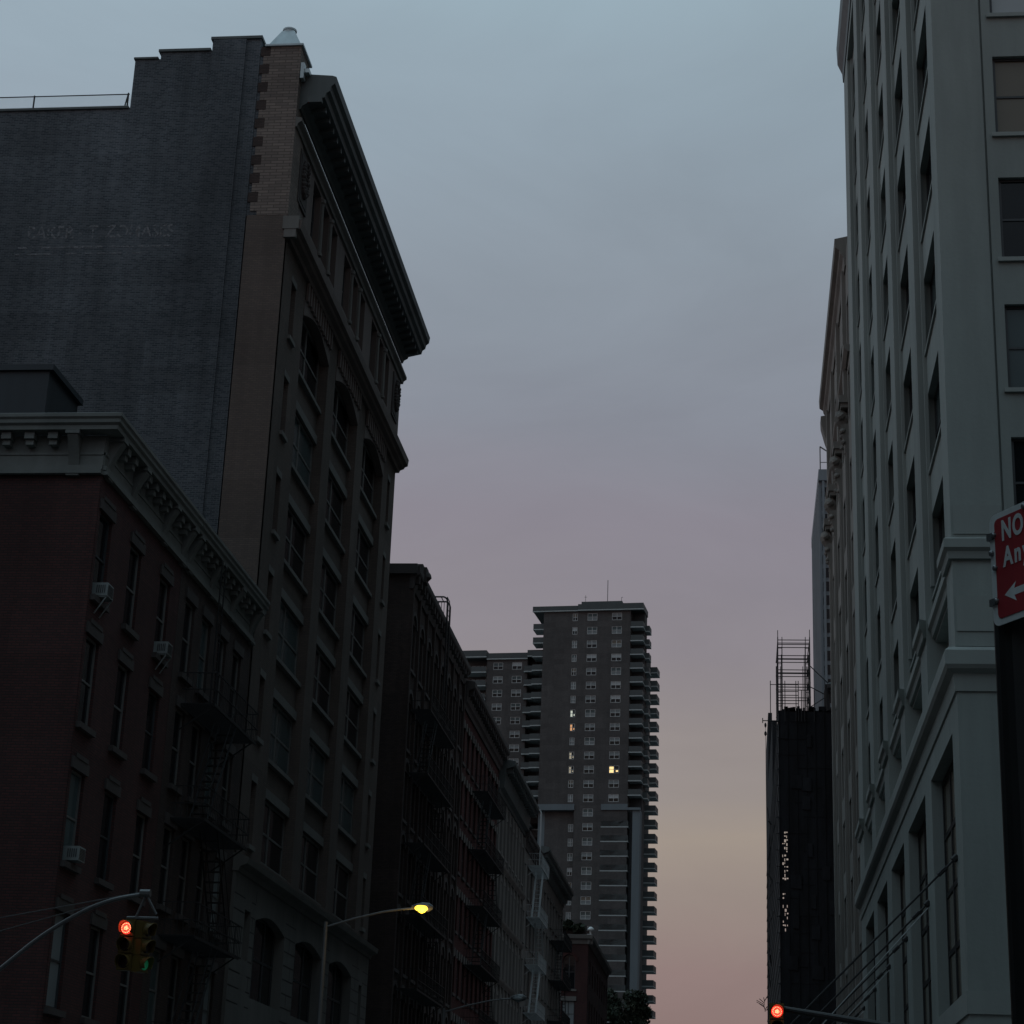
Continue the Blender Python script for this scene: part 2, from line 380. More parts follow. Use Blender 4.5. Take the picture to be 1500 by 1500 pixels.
# ---- red corner tenement and its brown neighbour -------------------------------------------
def bracket(mb, T, u, z0, z1, out, wd):
    n = 7; prof = [(0.0, z1), (out, z1), (out, z1-.14)]
    for k in range(n):
        a = k/(n-1); prof.append((out*(1-a)**1.6*.85+.05, z1-.16-(z1-z0-.2)*a))
    prof.append((0.0, z0))
    mb.profile(T, u-wd/2, u+wd/2, prof)
    mb.tbox(T, u-wd/2-.05, u+wd/2+.05, 0, out+.05, z1-.09, z1+.012)
    mb.tbox(T, u-wd/2-.03, u+wd/2+.03, 0, .13, z0-.12, z0+.02)
def tenement_cornice(parent, T, u0, u1, spacing, big, name='cornice', m0=0, m1=0):
    c = MB()
    c.profile(T, u0, u1, [(0,21.22),(.46,21.22),(.46,21.34),(.53,21.40),(.53,21.50),(.58,21.56),(.58,21.66),(.40,21.74),(0,21.78)], m0, m1)
    c.tbox(T, u0, u1, 0, .10, 20.18, 20.30); c.tbox(T, u0, u1, 0, .15, 20.05, 20.16)
    c.tbox(T, u0, u1, 0, .06, 20.62, 20.70); c.tbox(T, u0, u1, 0, .035, 20.30, 21.2)
    o = c.build(name, M['cornice_metal'], parent)
    mods = []
    u = u0 + .35
    while u < u1 - .2:
        if all(abs(u-q) > .3 for q in big):
            mm = MB(); mm.tbox(T, u-.14, u+.14, .02, .36, 21.0, 21.2); mm.tbox(T, u-.11, u+.11, .02, .28, 20.84, 20.99)
            mods.append(mm)
        u += spacing
    for mm in mods: mm.build('modillion', M['cornice_metal'], o)
    for q in big:
        mm = MB(); bracket(mm, T, q, 20.12, 21.2, .42, .30)
        mm.build('bracket', M['cornice_metal'], o)
    return o

red = thing('brick_tenement', 'red brick corner tenement with bracketed grey cornice', 'building', (-24, 54, 0))
Lf = TL()
rows = [19.1, 15.58, 11.9, 8.2]; H = 2.45
redu = [50.35, 53.25, 56.35]
ops = [(u-.55, u+.55, z-H, z) for u in redu for z in rows] + [(u-.55,u+.55,2.0,4.6) for u in redu]
mb = MB(); facade(mb, Lf, 49.62, 57.9, 0, 20.1, ops, .28)
facade(mb, TF(49.6), -34, -17.52, 0, 20.1, [], .2)
mb.box(-34, -17.9, 49.9, 57.85, 0, 21.3)
mb.build('wall', M['red_brick'], red)
for i, u in enumerate(redu):
    for j, z in enumerate(rows):
        window(red, Lf, RZL, u, -.18, z-H, 1.1, H, fr='frame_mid' if (i+j) % 3 else 'frame_dark', gl=rglass(), sill=(.12,-.05,.14,.16,'dark_stone'), lintel=(.13,-.02,.06,.3,'dark_stone'), hood=True)
tenement_cornice(red, Lf, 49.6, 58.0, .72, [50.0, 52.3, 55.6, 57.7], m0=1)
tenement_cornice(red, TF(49.6), -34, -17.5, .67, [-18.32, -23.0, -28.0], m1=1)
mb = MB(); mb.box(-34,-18.0,50,57.8,21.3,21.36); mb.build('roof', M['roof_tar'], red)
hut = MB(); hut.box(-30,-22.25,57.0,59.9,21.4,26.4); hut.box(-30.1,-22.1,56.9,60,26.4,26.6)
hut.build('stair_bulkhead', M['bulkhead'], red)

brn = thing('brick_tenement', 'dark brown tenement squeezed between the red corner house and the tall brick block', 'building', (-24, 62.5, 0))
bu = [59.25, 61.3, 63.4, 65.5]
ops = [(u-.55, u+.55, z+.15-H, z+.15) for u in bu for z in rows] + [(u-.7,u+.7,1.0,4.4) for u in bu]
mb = MB(); facade(mb, Lf, 57.93, 67.25, 0, 20.1, ops, .28); mb.box(-34,-17.9,57.95,67.2,0,21.3)
mb.build('wall', M['old_brick'], brn)
for i, u in enumerate(bu):
    for j, z in enumerate(rows):
        window(brn, Lf, RZL, u, -.18, z+.15-H, 1.1, H, fr='frame_mid', gl=rglass(), sill=(.12,-.05,.14,.16,'dark_stone'), lintel=(.11,-.02,.06,.34,'dark_stone'))
tenement_cornice(brn, Lf, 58.05, 67.3, .76, [58.5, 61.3, 64.1, 66.9])
mb = MB(); mb.box(-19.6,-17.6,57.95,58.25,21.3,22.0); mb.box(-19.7,-17.5,57.9,58.3,22.0,22.08); mb.build('party_wall_coping', M['zinc'], brn)

# ---- fire escapes -----------------------------------------------------------------------
def fire_escape(label, X, y0, y1, zs, col='black_iron', out=1.15, goose=None, sgn=1, group='fire escapes on the left facades', top_stair=None):
    kr = 1.7 if col == 'grey_iron' else 1.0
    fe = thing('fire_escape', label, 'fire escape', (X, (y0+y1)/2, zs[-1]), group=group)
    T = TL(X) if sgn > 0 else TR(X)
    zs = sorted(zs, reverse=True)
    for k, z in enumerate(zs):
        p = MB(); p.tbox(T, y0, y1, .02, .08, z-.09, z); p.tbox(T, y0, y1, out-.05, out, z-.09, z)
        n = int((y1-y0)/.16)
        for i in range(n+1):
            u = y0 + (y1-y0)*i/n; p.tbox(T, u-.022, u+.022, .06, out-.03, z-.035, z)
        for u in (y0+.2, y1-.2): p.bar(T(u,out-.1,z-.05), T(u,.02,z-.8), .03)
        p.build('platform', M[col], fe)
        r = MB()
        for zz in (.45, .98):
            r.bar(T(y0,.05,z+zz), T(y0,out,z+zz), .022); r.bar(T(y0,out,z+zz), T(y1,out,z+zz), .022); r.bar(T(y1,out,z+zz), T(y1,.05,z+zz), .022)
        n = int((y1-y0)/.2)
        for i in range(n+1):
            u = y0 + (y1-y0)*i/n; r.bar(T(u,out,z), T(u,out,z+.98), .011)
        for i in range(1,6):
            ww = out*i/6; r.bar(T(y0,ww,z), T(y0,ww,z+.98), .011); r.bar(T(y1,ww,z), T(y1,ww,z+.98), .011)
        r.build('railing', M[col], fe)
        if k < len(zs)-1:
            zb = zs[k+1]; s = MB(); ua, ub = (y0+.8, y1-1.0) if k % 2 == 0 else (y1-.8, y0+1.0)
            L = min(abs(ub-ua), 2.6); ub = ua + L*(1 if ub > ua else -1)
            for ww in (.42, .98):
                s.bar(T(ua,ww,zb), T(ub,ww,z), .035*kr*kr)
                s.bar(T(ua,ww,zb+.85), T(ub,ww,z+.85), .018)
            for i in range(1, 12):
                a = i/12; s.tbox(T, ua+(ub-ua)*a-.1, ua+(ub-ua)*a+.1, .44, .96, zb+(z-zb)*a-.015, zb+(z-zb)*a+.015)
            s.build('stair', M[col], fe)
    if goose:
        gy, zt = goose; z = zs[0]; l = MB()
        gw = .25 if kr > 1 or zt < 30 else .5
        for dy in ():
            pass
        for dy in (-gw, gw):
            pts = [T(gy+dy,.5,z), T(gy+dy,.5,zt-.35), T(gy+dy,.42,zt-.1), T(gy+dy,.25,zt), T(gy+dy,-.5,zt), T(gy+dy,-.6,zt-.6)]
            l.path(pts, (.024 if gw < .3 else .05)*kr, 6)
        if gw > .3:
            for q in range(5): l.bar(T(gy+gw,.45-.16*q,zt), T(gy+gw,.45-.16*q,zt-2.2), .022)
            for q in (0,.35): l.bar(T(gy-gw,.45-q,zt-.02), T(gy+gw,.45-q,zt-.02), .03)
        zz = z+.3
        while zz < zt-.6: l.bar(T(gy-.25,.5,zz), T(gy+.25,.5,zz), .014); zz += .32
        l.build('gooseneck_ladder', M[col], fe)
    return fe
fire_escape('black iron fire escape on the dark brown tenement nearest the crossing', -17.5, 59.0, 64.6, [15.9, 12.3, 8.75, 5.2], goose=(61.0, 21.4))

# ---- window air conditioners ----------------------------------------------------------------
def aircon(label, y, z, brace=True):
    a = thing('air_conditioner', label, 'air conditioner', (-17.4, y, z), group='window air conditioners on the red tenement')
    T = TL(); c = MB()
    c.tbox(T, y-.26, y+.26, -.12, .34, z, z+.37); c.build('casing', M['ac_white'], a)
    g = MB()
    for k in range(8): g.tbox(T, y-.22, y+.22, .34, .352, z+.04+k*.038, z+.056+k*.038)
    for k in range(5): g.tbox(T, y-.272, y-.26, .03+k*.055, .055+k*.055, z+.08, z+.30)
    g.build('grille', M['frame_dark'], a)
    if brace:
        b = MB()
        for u in (y-.23, y+.23): b.bar(T(u,.33,z), T(u,.02,z-.5), .02); b.bar(T(u,.34,z-.02), T(u,0,z-.02), .02)
        b.build('bracket', M['ac_white'], a)
aircon('white window air conditioner under the cornice, closest to the corner', 50.35, 16.72)
aircon('white window air conditioner in the third top floor window from the corner', 56.35, 16.72)
aircon('white window air conditioner lowest on the red tenement, above the traffic light', 50.35, 9.52, False)

# ---- tall brick block -----------------------------------------------------------------------
tb = thing('loft_building', 'tall twelve storey brick loft building with deep dark cornice and blank side wall', 'building', (-26, 80, 0))
Y0, Y1 = 67.35, 93.3
bays = [(71.2,76.4),(77.9,83.2),(84.8,90.0)]
smalls = [(68.95,69.7),(91.35,92.0)]
heads = [31.3, 27.3, 23.4, 19.4, 15.5]
WH = 2.45
side = MB()
facade(side, TF(Y0), -60, -24.3, 0, 42.3, [], .3)
facade(side, TF(Y0), -24.3, -23.25, 0, 44.55, [], .3)
facade(side, TF(Y0), -23.25, -21.15, 0, 44.85, [], .3)
facade(side, TF(Y0), -21.15, -19.15, 0, 45.35, [], .3)
side.box(-21.1,-19.75,Y0-.07,Y0-.005,0,45.34); side.box(-60,-24.3,Y0+.05,Y1,0,42.2); side.box(-24.3,-19.15,Y0+.1,Y0+2.5,42.2,44.5)
side.box(-19.15,-18.7,Y0+.03,Y0+1.4,37.4,44.9); side.build('side_wall', M['dark_brick'], tb)
cp = MB()
cp.box(-60,-24.35,Y0-.07,Y0+.35,42.3,42.4); cp.box(-24.35,-23.35,Y0-.06,Y0+1.5,44.55,44.63)
cp.box(-23.35,-21.2,Y0-.07,Y0+1.6,44.86,44.97); cp.box(-21.22,-19.1,Y0-.07,Y0+1.6,45.36,45.48)
cp.build('parapet_coping', M['dark_cornice'], tb)
# front corner pier
pr = MB(); facade(pr, TF(Y0-.02), -19.1, -17.5, 0, 37.4, [], .2); pr.box(-19.1,-17.56,Y0+.1,Y0+1.3,0,37.4)
pr.build('corner_pier', M['brown_brick'], tb)
pr = MB(); pr.box(-18.72,-17.47,Y0-.03,Y0+1.5,37.4,44.95)
for k in range(9): pr.box(-19.0,-18.72,Y0-.02,Y0+.4,37.6+k*.82,37.98+k*.82)
pr.build('cleaned_corner_pier', M['beige_brick'], tb)
for k in range(9): pr = MB(); pr.box(-19.12,-18.73,Y0-.018,Y0+.4,38.0+k*.82,38.4+k*.82); pr.build('quoin', M['old_brick'], tb)
ch = MB(); ch.box(-18.95,-17.38,Y0-.12,Y0+1.62,44.95,45.03)
n = 14; base = []
cx, cy = -18.0, Y0+.72
ch.hexa([(-18.85,Y0-.02,45.03),(-17.5,Y0-.02,45.03),(-17.5,Y0+1.5,45.03),(-18.85,Y0+1.5,45.03),(-18.46,cy-.25,46.0),(-17.95,cy-.25,46.0),(-17.95,cy+.25,46.0),(-18.46,cy+.25,46.0)])
ch.lathe((-18.205,cy,45.95),[(.26,0),(.26,.13),(.29,.15),(.29,.22),(.24,.24),(.05,.25)],14)
ch.build('chimney_cap', M['zinc'], tb)
bk = MB(); bk.box(-17.42,-17.1,Y0+.05,Y0+.9,43.78,43.95); bk.box(-17.44,-17.3,Y0-.02,Y0+.3,43.5,44.2); bk.build('flashing', M['zinc'], tb)
# upper front wall: piers forward, bays recessed
fw = MB(); ops = [(a,b,12.9,35.55) for a,b in bays] + [(a,b,z-2.3,z) for a,b in smalls for z in (35.3,31.3,27.3,23.4,19.4,15.5)]
facade(fw, Lf, Y0, Y1, 12.4, 36.8, ops, .37, back=False)
fw.box(-60,-18.15,Y0+.4,Y1-.05,0,42.0); fw.box(-18.4,-17.9,Y1-.04,Y1-.02,0,42)
facade(fw, lambda u,w,z: (u, Y1+w, z), -60, -17.5, 0, 42.4, [], .1, skin=False)
fw.build('front_wall', M['brown_brick'], tb)
sp = MB()
for a, b in bays:
    zz = [(z-WH, z) for z in heads] + [(32.85, 35.5)]
    sops = [(a+.02, b-.02, z0, z1) for z0, z1 in zz]
    facade(sp, Lf, a+.01, b-.01, 12.9, 35.5, sops, .22, w0=-.34, skin=False)
sp.build('spandrel_wall', M['brown_brick'], tb)
for a, b in bays:
    for z in heads: window(tb, Lf, RZL, (a+b)/2, -.5, z-WH, b-a-.06, WH, nv=1, nh=1, fr='frame_mid', gl=rglass(('glass','glass','glass_teal')), t=.09, sill=(0,-.37,-.16,.16,'stone'), lintel=(0,-.36,-.25,.36,'stone'))
    window(tb, Lf, RZL, (a+b)/2, -.5, 32.85, b-a-.06, 2.65, nv=1, nh=1, fr='frame_mid', t=.09, sill=(0,-.37,-.16,.16,'stone'))
for a, b in smalls:
    for z in (35.3,31.3,27.3,23.4,19.4,15.5): window(tb, Lf, RZL, (a+b)/2, -.3, z-2.3, b-a-.02, 2.3, fr='frame_dark', sill=(.1,-.05,.12,.16,'stone'), lintel=(.08,-.02,.02,.25,'stone'))
# arched heads over the top of the bays, fluted frieze
for a, b in bays:
    ar = MB(); n = 14; pts = []
    for k in range(n+1):
        t = k/n; u = a + (b-a)*t; pts.append((u, 34.9 + .65*math.sin(PI*t)))
    for (ua,za),(ub,zb) in zip(pts, pts[1:]):
        ar.hexa([Lf(ua,-.33,za),Lf(ub,-.33,zb),Lf(ub,.03,zb),Lf(ua,.03,za),Lf(ua,-.33,35.6),Lf(ub,-.33,35.6),Lf(ub,.03,35.6),Lf(ua,.03,35.6)])
    nf = 11
    for k in range(nf):
        u = a + (b-a)*(k+.5)/nf; ar.tbox(Lf, u-.10, u+.10, .03, .14, 35.6, 36.4)
    ar.build('fluted_arch', M['brown_stone'], tb)
def band(parent, name, T, u0, u1, prof, mat, ends=0.0):
    b = MB(); b.profile(T, u0, u1, prof); return b.build(name, M[mat], parent)
band(tb, 'middle_cornice', Lf, Y0-.05, Y1+.25, [(-.1,36.42),(.15,36.42),(.2,36.55),(.38,36.62),(.44,36.72),(.58,36.78),(.62,37.12),(.35,37.22),(-.1,37.4)], 'brown_stone')
cbk = MB(); cbk.box(-17.62,-16.98,Y0-.12,Y0+.1,36.75,37.3); cbk.box(-17.55,-17.08,Y0-.1,Y0+.1,36.4,36.75); cbk.build('cornice_return', M['stone'], tb)
# top storey
ts = MB()
tops = []
for a, b in bays:
    w3 = (b-a-.9)/3
    for k in range(3): tops.append((a+.12+k*(w3+.35), a+.12+k*(w3+.35)+w3, 38.55, 41.1))
facade(ts, Lf, Y0, Y1, 36.81, 42.3, tops, .45); ts.build('top_storey_wall', M['brown_stone'], tb)
for a, b in bays:
    w3 = (b-a-.9)/3
    for k in range(2):
        co = MB(); u = a+.12+w3+k*(w3+.35)+.175; co.lathe(Lf(u,.03,38.4),[(.14,0),(.14,.12),(.10,.16),(.085,2.3),(.10,2.4),(.15,2.45),(.15,2.6)],10); co.build('colonnette', M['stone'], tb)
for a, b, c, e in tops: window(tb, Lf, RZL, (a+b)/2, -.35, c, b-a-.02, e-c, fr='frame_dark')
for uc in (69.3, 91.8):
    o = MB(); o.tbox(Lf, uc-.75, uc+.75, .0, .07, 38.7, 41.0); o.tbox(Lf, uc-.6, uc+.6, .07, .09, 38.85, 40.85)
    for k in range(26):
        t = 2*PI*k/26; c = Lf(uc+.38*math.cos(t), .12, 39.95+.72*math.sin(t)); r = random.uniform(.09,.16)
        o.lathe(c, [(r*.5,-r),(r,-.3*r),(r,.4*r),(r*.3,r)], 7, axis=(1,random.uniform(-.4,.4),random.uniform(-.4,.4)))
    for k in range(5): o.lathe(Lf(uc+random.uniform(-.15,.15),.12,39.6+.2*k), [(.05,-.1),(.14,0),(.05,.1)], 7, axis=(1,.2,0))
    o.build('carved_wreath', M['dark_stone'], tb)
band(tb, 'architrave', Lf, Y0-.02, Y1+.15, [(-.05,41.3),(.10,41.3),(.14,41.45),(.28,41.55),(.28,41.68),(-.05,41.75)], 'stone')
cn = band(tb, 'cornice', Lf, Y0+.35, Y1-.25, [(.02,42.3),(.10,42.3),(.16,42.45),(.34,42.55),(.38,42.65),(1.05,42.8),(1.1,43.0),(1.24,43.1),(1.28,43.3),(1.42,43.42),(1.46,43.72),(1.3,43.78),(.02,43.9)], 'dark_cornice')
k = Y0+.35
while k < Y1-.5:
    d = MB(); d.tbox(Lf, k-.09, k+.09, .36, .95, 42.55, 42.8); d.build('cornice_bracket', M['dark_cornice'], cn); k += .8
rf = MB(); rf.box(-60,-18.2,Y0+.36,Y1-.1,42.2,42.26); rf.build('roof', M['roof_tar'], tb)
# rusticated base
bo = [(70.6,75.5,8.0,11.1),(77.4,82.6,8.0,11.1),(84.2,89.3,8.0,11.1),(69.0,69.9,9.2,10.9),(91.2,91.9,8.8,10.6),
      (70.6,75.5,.6,6.0),(77.4,82.6,.6,6.0),(84.2,89.3,.6,6.0)]
bs = MB(); facade(bs, Lf, Y0, Y1, 0, 12.4, bo, .6, w0=.12); bs.build('stone_base', M['stone'], tb)
gvs = MB()
for z in [7.6+.52*k for k in range(8)]:
    for ua, ub in ((Y0+.02,68.95),(69.95,70.55),(75.55,77.35),(82.65,84.15),(89.35,91.15),(91.95,Y1-.02)):
        gvs.tbox(Lf, ua, ub, .115, .122, z, z+.05)
for ua in (70.2,76.4,83.4,90.2): 
    for k in range(4): gvs.tbox(Lf, ua-.02+.35*(k%2), ua+.03+.35*(k%2), .115, .1225, 8.2+k*.52*2, 8.65+k*.52*2)
gvs.build('stone_joints', M['signal_black'], tb)
for a, b, c, e in bo[:3] + bo[5:]: window(tb, Lf, RZL, (a+b)/2, -.35, c, b-a-.02, e-c, nv=2, nh=1, fr='frame_dark', t=.1)
for a, b, c, e in bo[3:5]: window(tb, Lf, RZL, (a+b)/2, -.3, c, b-a-.02, e-c, fr='frame_dark')
for a, b, c, e in bo[:3]:
    ar = MB(); n = 12
    for k in range(n):
        t0, t1 = k/n, (k+1)/n; ua, ub = a+(b-a)*t0, a+(b-a)*t1; za, zb = 10.72+.36*math.sin(PI*t0), 10.72+.36*math.sin(PI*t1)
        ar.hexa([Lf(ua,-.2,za),Lf(ub,-.2,zb),Lf(ub,.118,zb),Lf(ua,.118,za),Lf(ua,-.2,11.12),Lf(ub,-.2,11.12),Lf(ub,.118,11.12),Lf(ua,.118,11.12)])
    ar.build('segmental_arch', M['stone'], tb)
band(tb, 'base_cornice', Lf, Y0-.05, Y1+.1, [(-.05,12.0),(.2,12.0),(.24,12.15),(.5,12.25),(.55,12.45),(.2,12.6),(-.05,12.62)], 'stone')
# faded painted advertisement
def text_mesh(s, size, name, mat, extrude=.004, off=.012, sp=1.0):
    cu = bpy.data.curves.new(name, 'FONT'); cu.body = s; cu.size = size; cu.extrude = extrude; cu.offset = size*off; cu.space_character = sp
    o = bpy.data.objects.new(name, cu); COL.objects.link(o); bpy.context.view_layer.update()
    me = bpy.data.meshes.new_from_object(o.evaluated_get(bpy.context.evaluated_depsgraph_get()))
    COL.objects.unlink(o); bpy.data.objects.remove(o)
    me.materials.clear(); me.materials.append(mat); me.name = name
    return me
me = text_mesh('BAKER - T. ZOMASES', .78, 'faded_lettering', M['ghost'])
xs = [v.co.x for v in me.vertices]; sx = 5.9/(max(xs)-min(xs))
for v in me.vertices: v.co.x *= sx
o = link('faded_lettering', me, tb, (-27.9, Y0-.006, 36.55)); o.rotation_euler = (PI/2,0,0)
gl = MB(); gl.box(-28.2,-22.1,Y0-.008,Y0-.002,36.12,36.2); gl.box(-28.3,-23.2,Y0-.008,Y0-.002,35.84,35.9)
gl.build('faded_stripe', M['ghost'], tb)
# rooftop chain link fence
cf = thing('chain_link_fence', 'low chain link fence along the flat part of the loft roof', 'fence', (-30, 67.6, 42.4))
f = MB()
for k in range(14): x = -24.5 - k*3.92; f.bar((x,67.55,42.4),(x,67.55,43.12),.035,6)
f.bar((-24.62,67.55,42.4),(-24.5,67.55,43.14),.03,6)
f.build('post', M['black_iron'], cf); f = MB(); f.bar((-60,67.55,43.08),(-24.45,67.55,43.08),.025,6); f.build('top_rail', M['black_iron'], cf)
f = MB(); x = -60.0
while x < -24.6:
    f.bar((x,67.55,42.42),(x+.64,67.55,43.06),.0035,3); f.bar((x+.64,67.553,42.42),(x,67.553,43.06),.0035,3); x += .09
f.build('wire_mesh', M['grey_iron'], cf)

# ---- blocks further along the left side ----------------------------------------------------
def row_house(label, y0, y1, ztop, cols, rws, wmat, tmat, ww=.9, wh=2.3, arch=False, cornice=None, cmat='cornice_metal', side=True, fr='frame_dark', x=-17.5, name='loft_building', floors0=True, piers=False, trim_light=False):
    b = thing(name, label, 'building', (x-8, (y0+y1)/2, 0)); T = TL(x)
    us = [y0 + (y1-y0)*(k+.5)/cols for k in range(cols)]
    ops = [(u-ww/2, u+ww/2, z-wh, z) for u in us for z in rws]
    mb = MB(); facade(mb, T, y0, y1, 0, ztop, ops, .32); mb.box(x-16, x-.45, y0+.03, y1-.03, 0, ztop-.15)
    facade(mb, TF(y0), x-16, x-.345, 0, ztop, [], .02, skin=False)
    mb.build('wall', M[wmat], b)
    n_ = 8
    for u in us:
        for z in rws:
            o = window(b, T, RZL, u, -.2, z-wh, ww, wh, fr=fr, gl=rglass(), sill=(.12,-.05,.12,.16,tmat), lintel=None if arch else (.12,-.02,.07,.3,tmat))
            if arch:
                key = ('arch', ww, wh)
                if key not in WC:
                    am = MB()
                    for k in range(n_):
                        a0, a1 = PI*k/n_, PI*(k+1)/n_; r0, r1 = ww/2, ww/2+.24
                        p = lambda r, a, w: (-r*math.cos(a), -w-.2, wh-.15+r*math.sin(a)*.9)
                        am.hexa([p(r0,a0,0),p(r0,a1,0),p(r0,a1,.1),p(r0,a0,.1),p(r1,a0,0),p(r1,a1,0),p(r1,a1,.1),p(r1,a0,.1)])
                    WC[key] = am.mesh('arch', [M[tmat]])
                link('arch', WC[key], o)
            if trim_light:
                
                for q in (-1, 1): link('lintel_block', boxmesh('lintel_block', ('ks', ww, wh, q), 'grey_stone', (q*ww/2-.16,q*ww/2+.16,-.33,-.27,wh-.15,wh+.35)), o)
    if piers:
        for k in range(cols+1):
            pp = MB(); u = y0 + (y1-y0)*k/cols; u = min(max(u, y0+.18), y1-.18); pp.tbox(T, u-.16, u+.16, -.02, .16, 5, ztop-.8); pp.build('pilaster', M[wmat], b)
    if cornice:
        pj, zt, zb = cornice
        c = MB(); c.profile(T, y0-.05, y1+.1, [(-.1,zb),(.1,zb),(.14,zb+.25),(pj*.35,zb+.4),(pj*.45,zt-.55),(pj*.9,zt-.4),(pj,zt-.3),(pj,zt),(pj*.6,zt+.08),(-.1,zt+.1)])
        u = y0+.4
        while u < y1: c.tbox(T, u-.12, u+.12, pj*.3, pj*.85, zt-.85, zt-.42); u += .95
        c.build('cornice', M[cmat], b)
    rf = MB(); rf.box(x-16, x-.3, y0+.3, y1-.3, ztop-.14, ztop-.08); rf.build('roof', M['roof_tar'], b)
    return b
La = row_house('dark brown loft building with rows of arched windows just past the tall brick block', 99.9, 121.0, 33.1, 8, [30.6,26.3,22.6,18.8,15.0,11.2,7.4], 'old_brick', 'dark_stone', ww=1.35, wh=2.6, arch=True, piers=True, cornice=(.45,33.4,32.2), cmat='dark_stone')
c = MB(); c.box(-21,-17.2,99.7,100.1,33.0,33.55); c.box(-18.6,-17.1,100.9,101.7,33.3,33.9)
c.tbox(TL(), 101.3,102.0,-.1,.55,33.0,33.85); c.lathe(TL()(101.6,.5,33.2),[(.12,-.1),(.3,.1),(.25,.3),(.1,.5)],8); c.box(-24,-19.5,99.9,100.6,33.1,34.0)
c.build('parapet_block', M['dark_stone'], La)
Lb = row_house('maroon brick loft building with pale keystones over narrow windows', 121.1, 141.0, 31.6, 9, [29.8,26.4,22.9,19.3,15.6,11.8,8.0], 'maroon_brick', 'dark_stone', ww=1.1, wh=2.3, trim_light=True, cornice=(.75,32.5,30.9), cmat='dark_stone')
Lc = row_house('grey stone building with columned windows under a projecting dark cornice', 141.1, 159.0, 30.0, 8, [28.3,23.5,19.5,15.4,11.4,7.5], 'grey_stone', 'grey_stone', ww=1.15, wh=2.9, piers=True, cornice=(1.2,31.7,29.4), cmat='dark_cornice')
for z in (24.5,20.6,16.5,12.4): c = MB(); c.profile(TL(), 141.0, 159.1, [(-.05,z-.35),(.12,z-.35),(.3,z-.1),(.34,z+.05),(-.05,z+.12)]); c.build('string_course', M['grey_stone'], Lc)
Ld = row_house('narrow grey building behind the pale iron fire escape', 159.1, 170.6, 29.2, 4, [27.4,23.6,19.8,16.0,12.2,8.4], 'grey_stone', 'grey_stone', ww=1.2, wh=2.4, cornice=(.5,29.9,28.6), cmat='dark_stone')
Le = row_house('plain grey house with small windows and a thin cornice before the red brick building', 170.7, 197.0, 29.2, 9, [27.6,24.1,20.6,17.1,13.6,10.1], 'grey_stone', 'stone', ww=1.2, wh=2.2, cornice=(1.0,30.5,29.0), cmat='dark_cornice')
fire_escape('black iron fire escape hanging on the arched dark brown building', -17.5, 101.5, 111.0, [26.0,22.6,18.9,15.2,11.5], goose=(110.2, 34.7))
fire_escape('black iron fire escape on the maroon building with pale keystones', -17.5, 126.5, 136.5, [26.6,22.8,19.2,15.5,11.8])
fire_escape('pale grey iron fire escape with steep stair above the grey cornice', -17.5, 162.5, 169.5, [27.6,23.4,19.6,15.8], col='grey_iron', goose=(167.6, 33.2))
fire_escape('dark iron fire escape on the plain grey house farthest down the street', -17.5, 184.0, 193.0, [24.2,20.6,17.0], out=1.3)
# far red brick building, its near wall faces the camera
Lg = thing('brick_building', 'red brick building with an arched window facing the crossing', 'building', (-26, 248, 0))
Yg = 231.0; Xg = -17.5
mb = MB(); ops = [(-20.35,-18.95,27.2-2.7,28.4),(-20.4,-18.9,20.3,23.2),(-20.4,-18.9,15.4,18.2)]
facade(mb, TF(Yg), -34, Xg, 0, 30.0, ops, .35)
us = [234.5+4.2*k for k in range(8)]
o2 = [(u-.8,u+.8,z-2.6,z) for u in us for z in (28.0,23.6,19.2,14.8)]
facade(mb, TL(Xg), Yg+.006, 266, 0, 30.0, o2, .3); mb.box(-34,Xg-.45,Yg+.4,266,0,29.9)
mb.build('wall', M['red_brick'], Lg)
ar = MB(); n = 14
for k in range(n):
    a0, a1 = PI*k/n, PI*(k+1)/n; c0 = (-19.65, 27.7)
    for r0, r1, ww in ((.70,1.05,.1),):
        p = lambda r,a,w_: (c0[0]-r*math.cos(a), Yg-w_, c0[1]+r*math.sin(a))
        ar.hexa([p(r0,a0,0),p(r0,a1,0),p(r0,a1,ww),p(r0,a0,ww),p(r1,a0,0),p(r1,a1,0),p(r1,a1,ww),p(r1,a0,ww)])
    q0 = (-19.65-.70*math.cos(a0), 27.7+.70*math.sin(a0)); q1 = (-19.65-.70*math.cos(a1), 27.7+.70*math.sin(a1))
    ar.hexa([(q0[0],Yg+.3,q0[1]),(q1[0],Yg+.3,q1[1]),(q1[0],Yg-.004,q1[1]),(q0[0],Yg-.004,q0[1]),(q0[0],Yg+.3,28.45),(q1[0],Yg+.3,28.45),(q1[0],Yg-.004,28.45),(q0[0],Yg-.004,28.45)])
ar.build('arch', M['maroon_brick'], Lg)
for z, h in ((24.5,3.9),(20.3,2.9),(15.4,2.8)): window(Lg, TF(Yg), RZF, -19.65, -.25, z, 1.4, h, nv=1, nh=1, gl='glass_grey' if z == 20.3 else 'glass', t=.07, sill=(.2,-.05,.15,.2,'stone'), lintel=None if z > 24 else (.2,-.02,.12,.5,'stone'))
for u in us:
    for z in (28.0,23.6,19.2,14.8): window(Lg, TL(Xg), RZL, u, -.2, z-2.6, 1.6, 2.6)
band(Lg, 'cornice', TL(Xg), Yg-.3, 266, [(-.1,29.6),(.1,29.6),(.2,30.0),(.5,30.2),(.55,30.6),(-.1,30.7)], 'stone')
band(Lg, 'cornice', TF(Yg), -34, Xg+.5, [(-.1,29.62),(.1,29.62),(.2,30.02),(.5,30.22),(.55,30.62),(-.1,30.72)], 'stone')
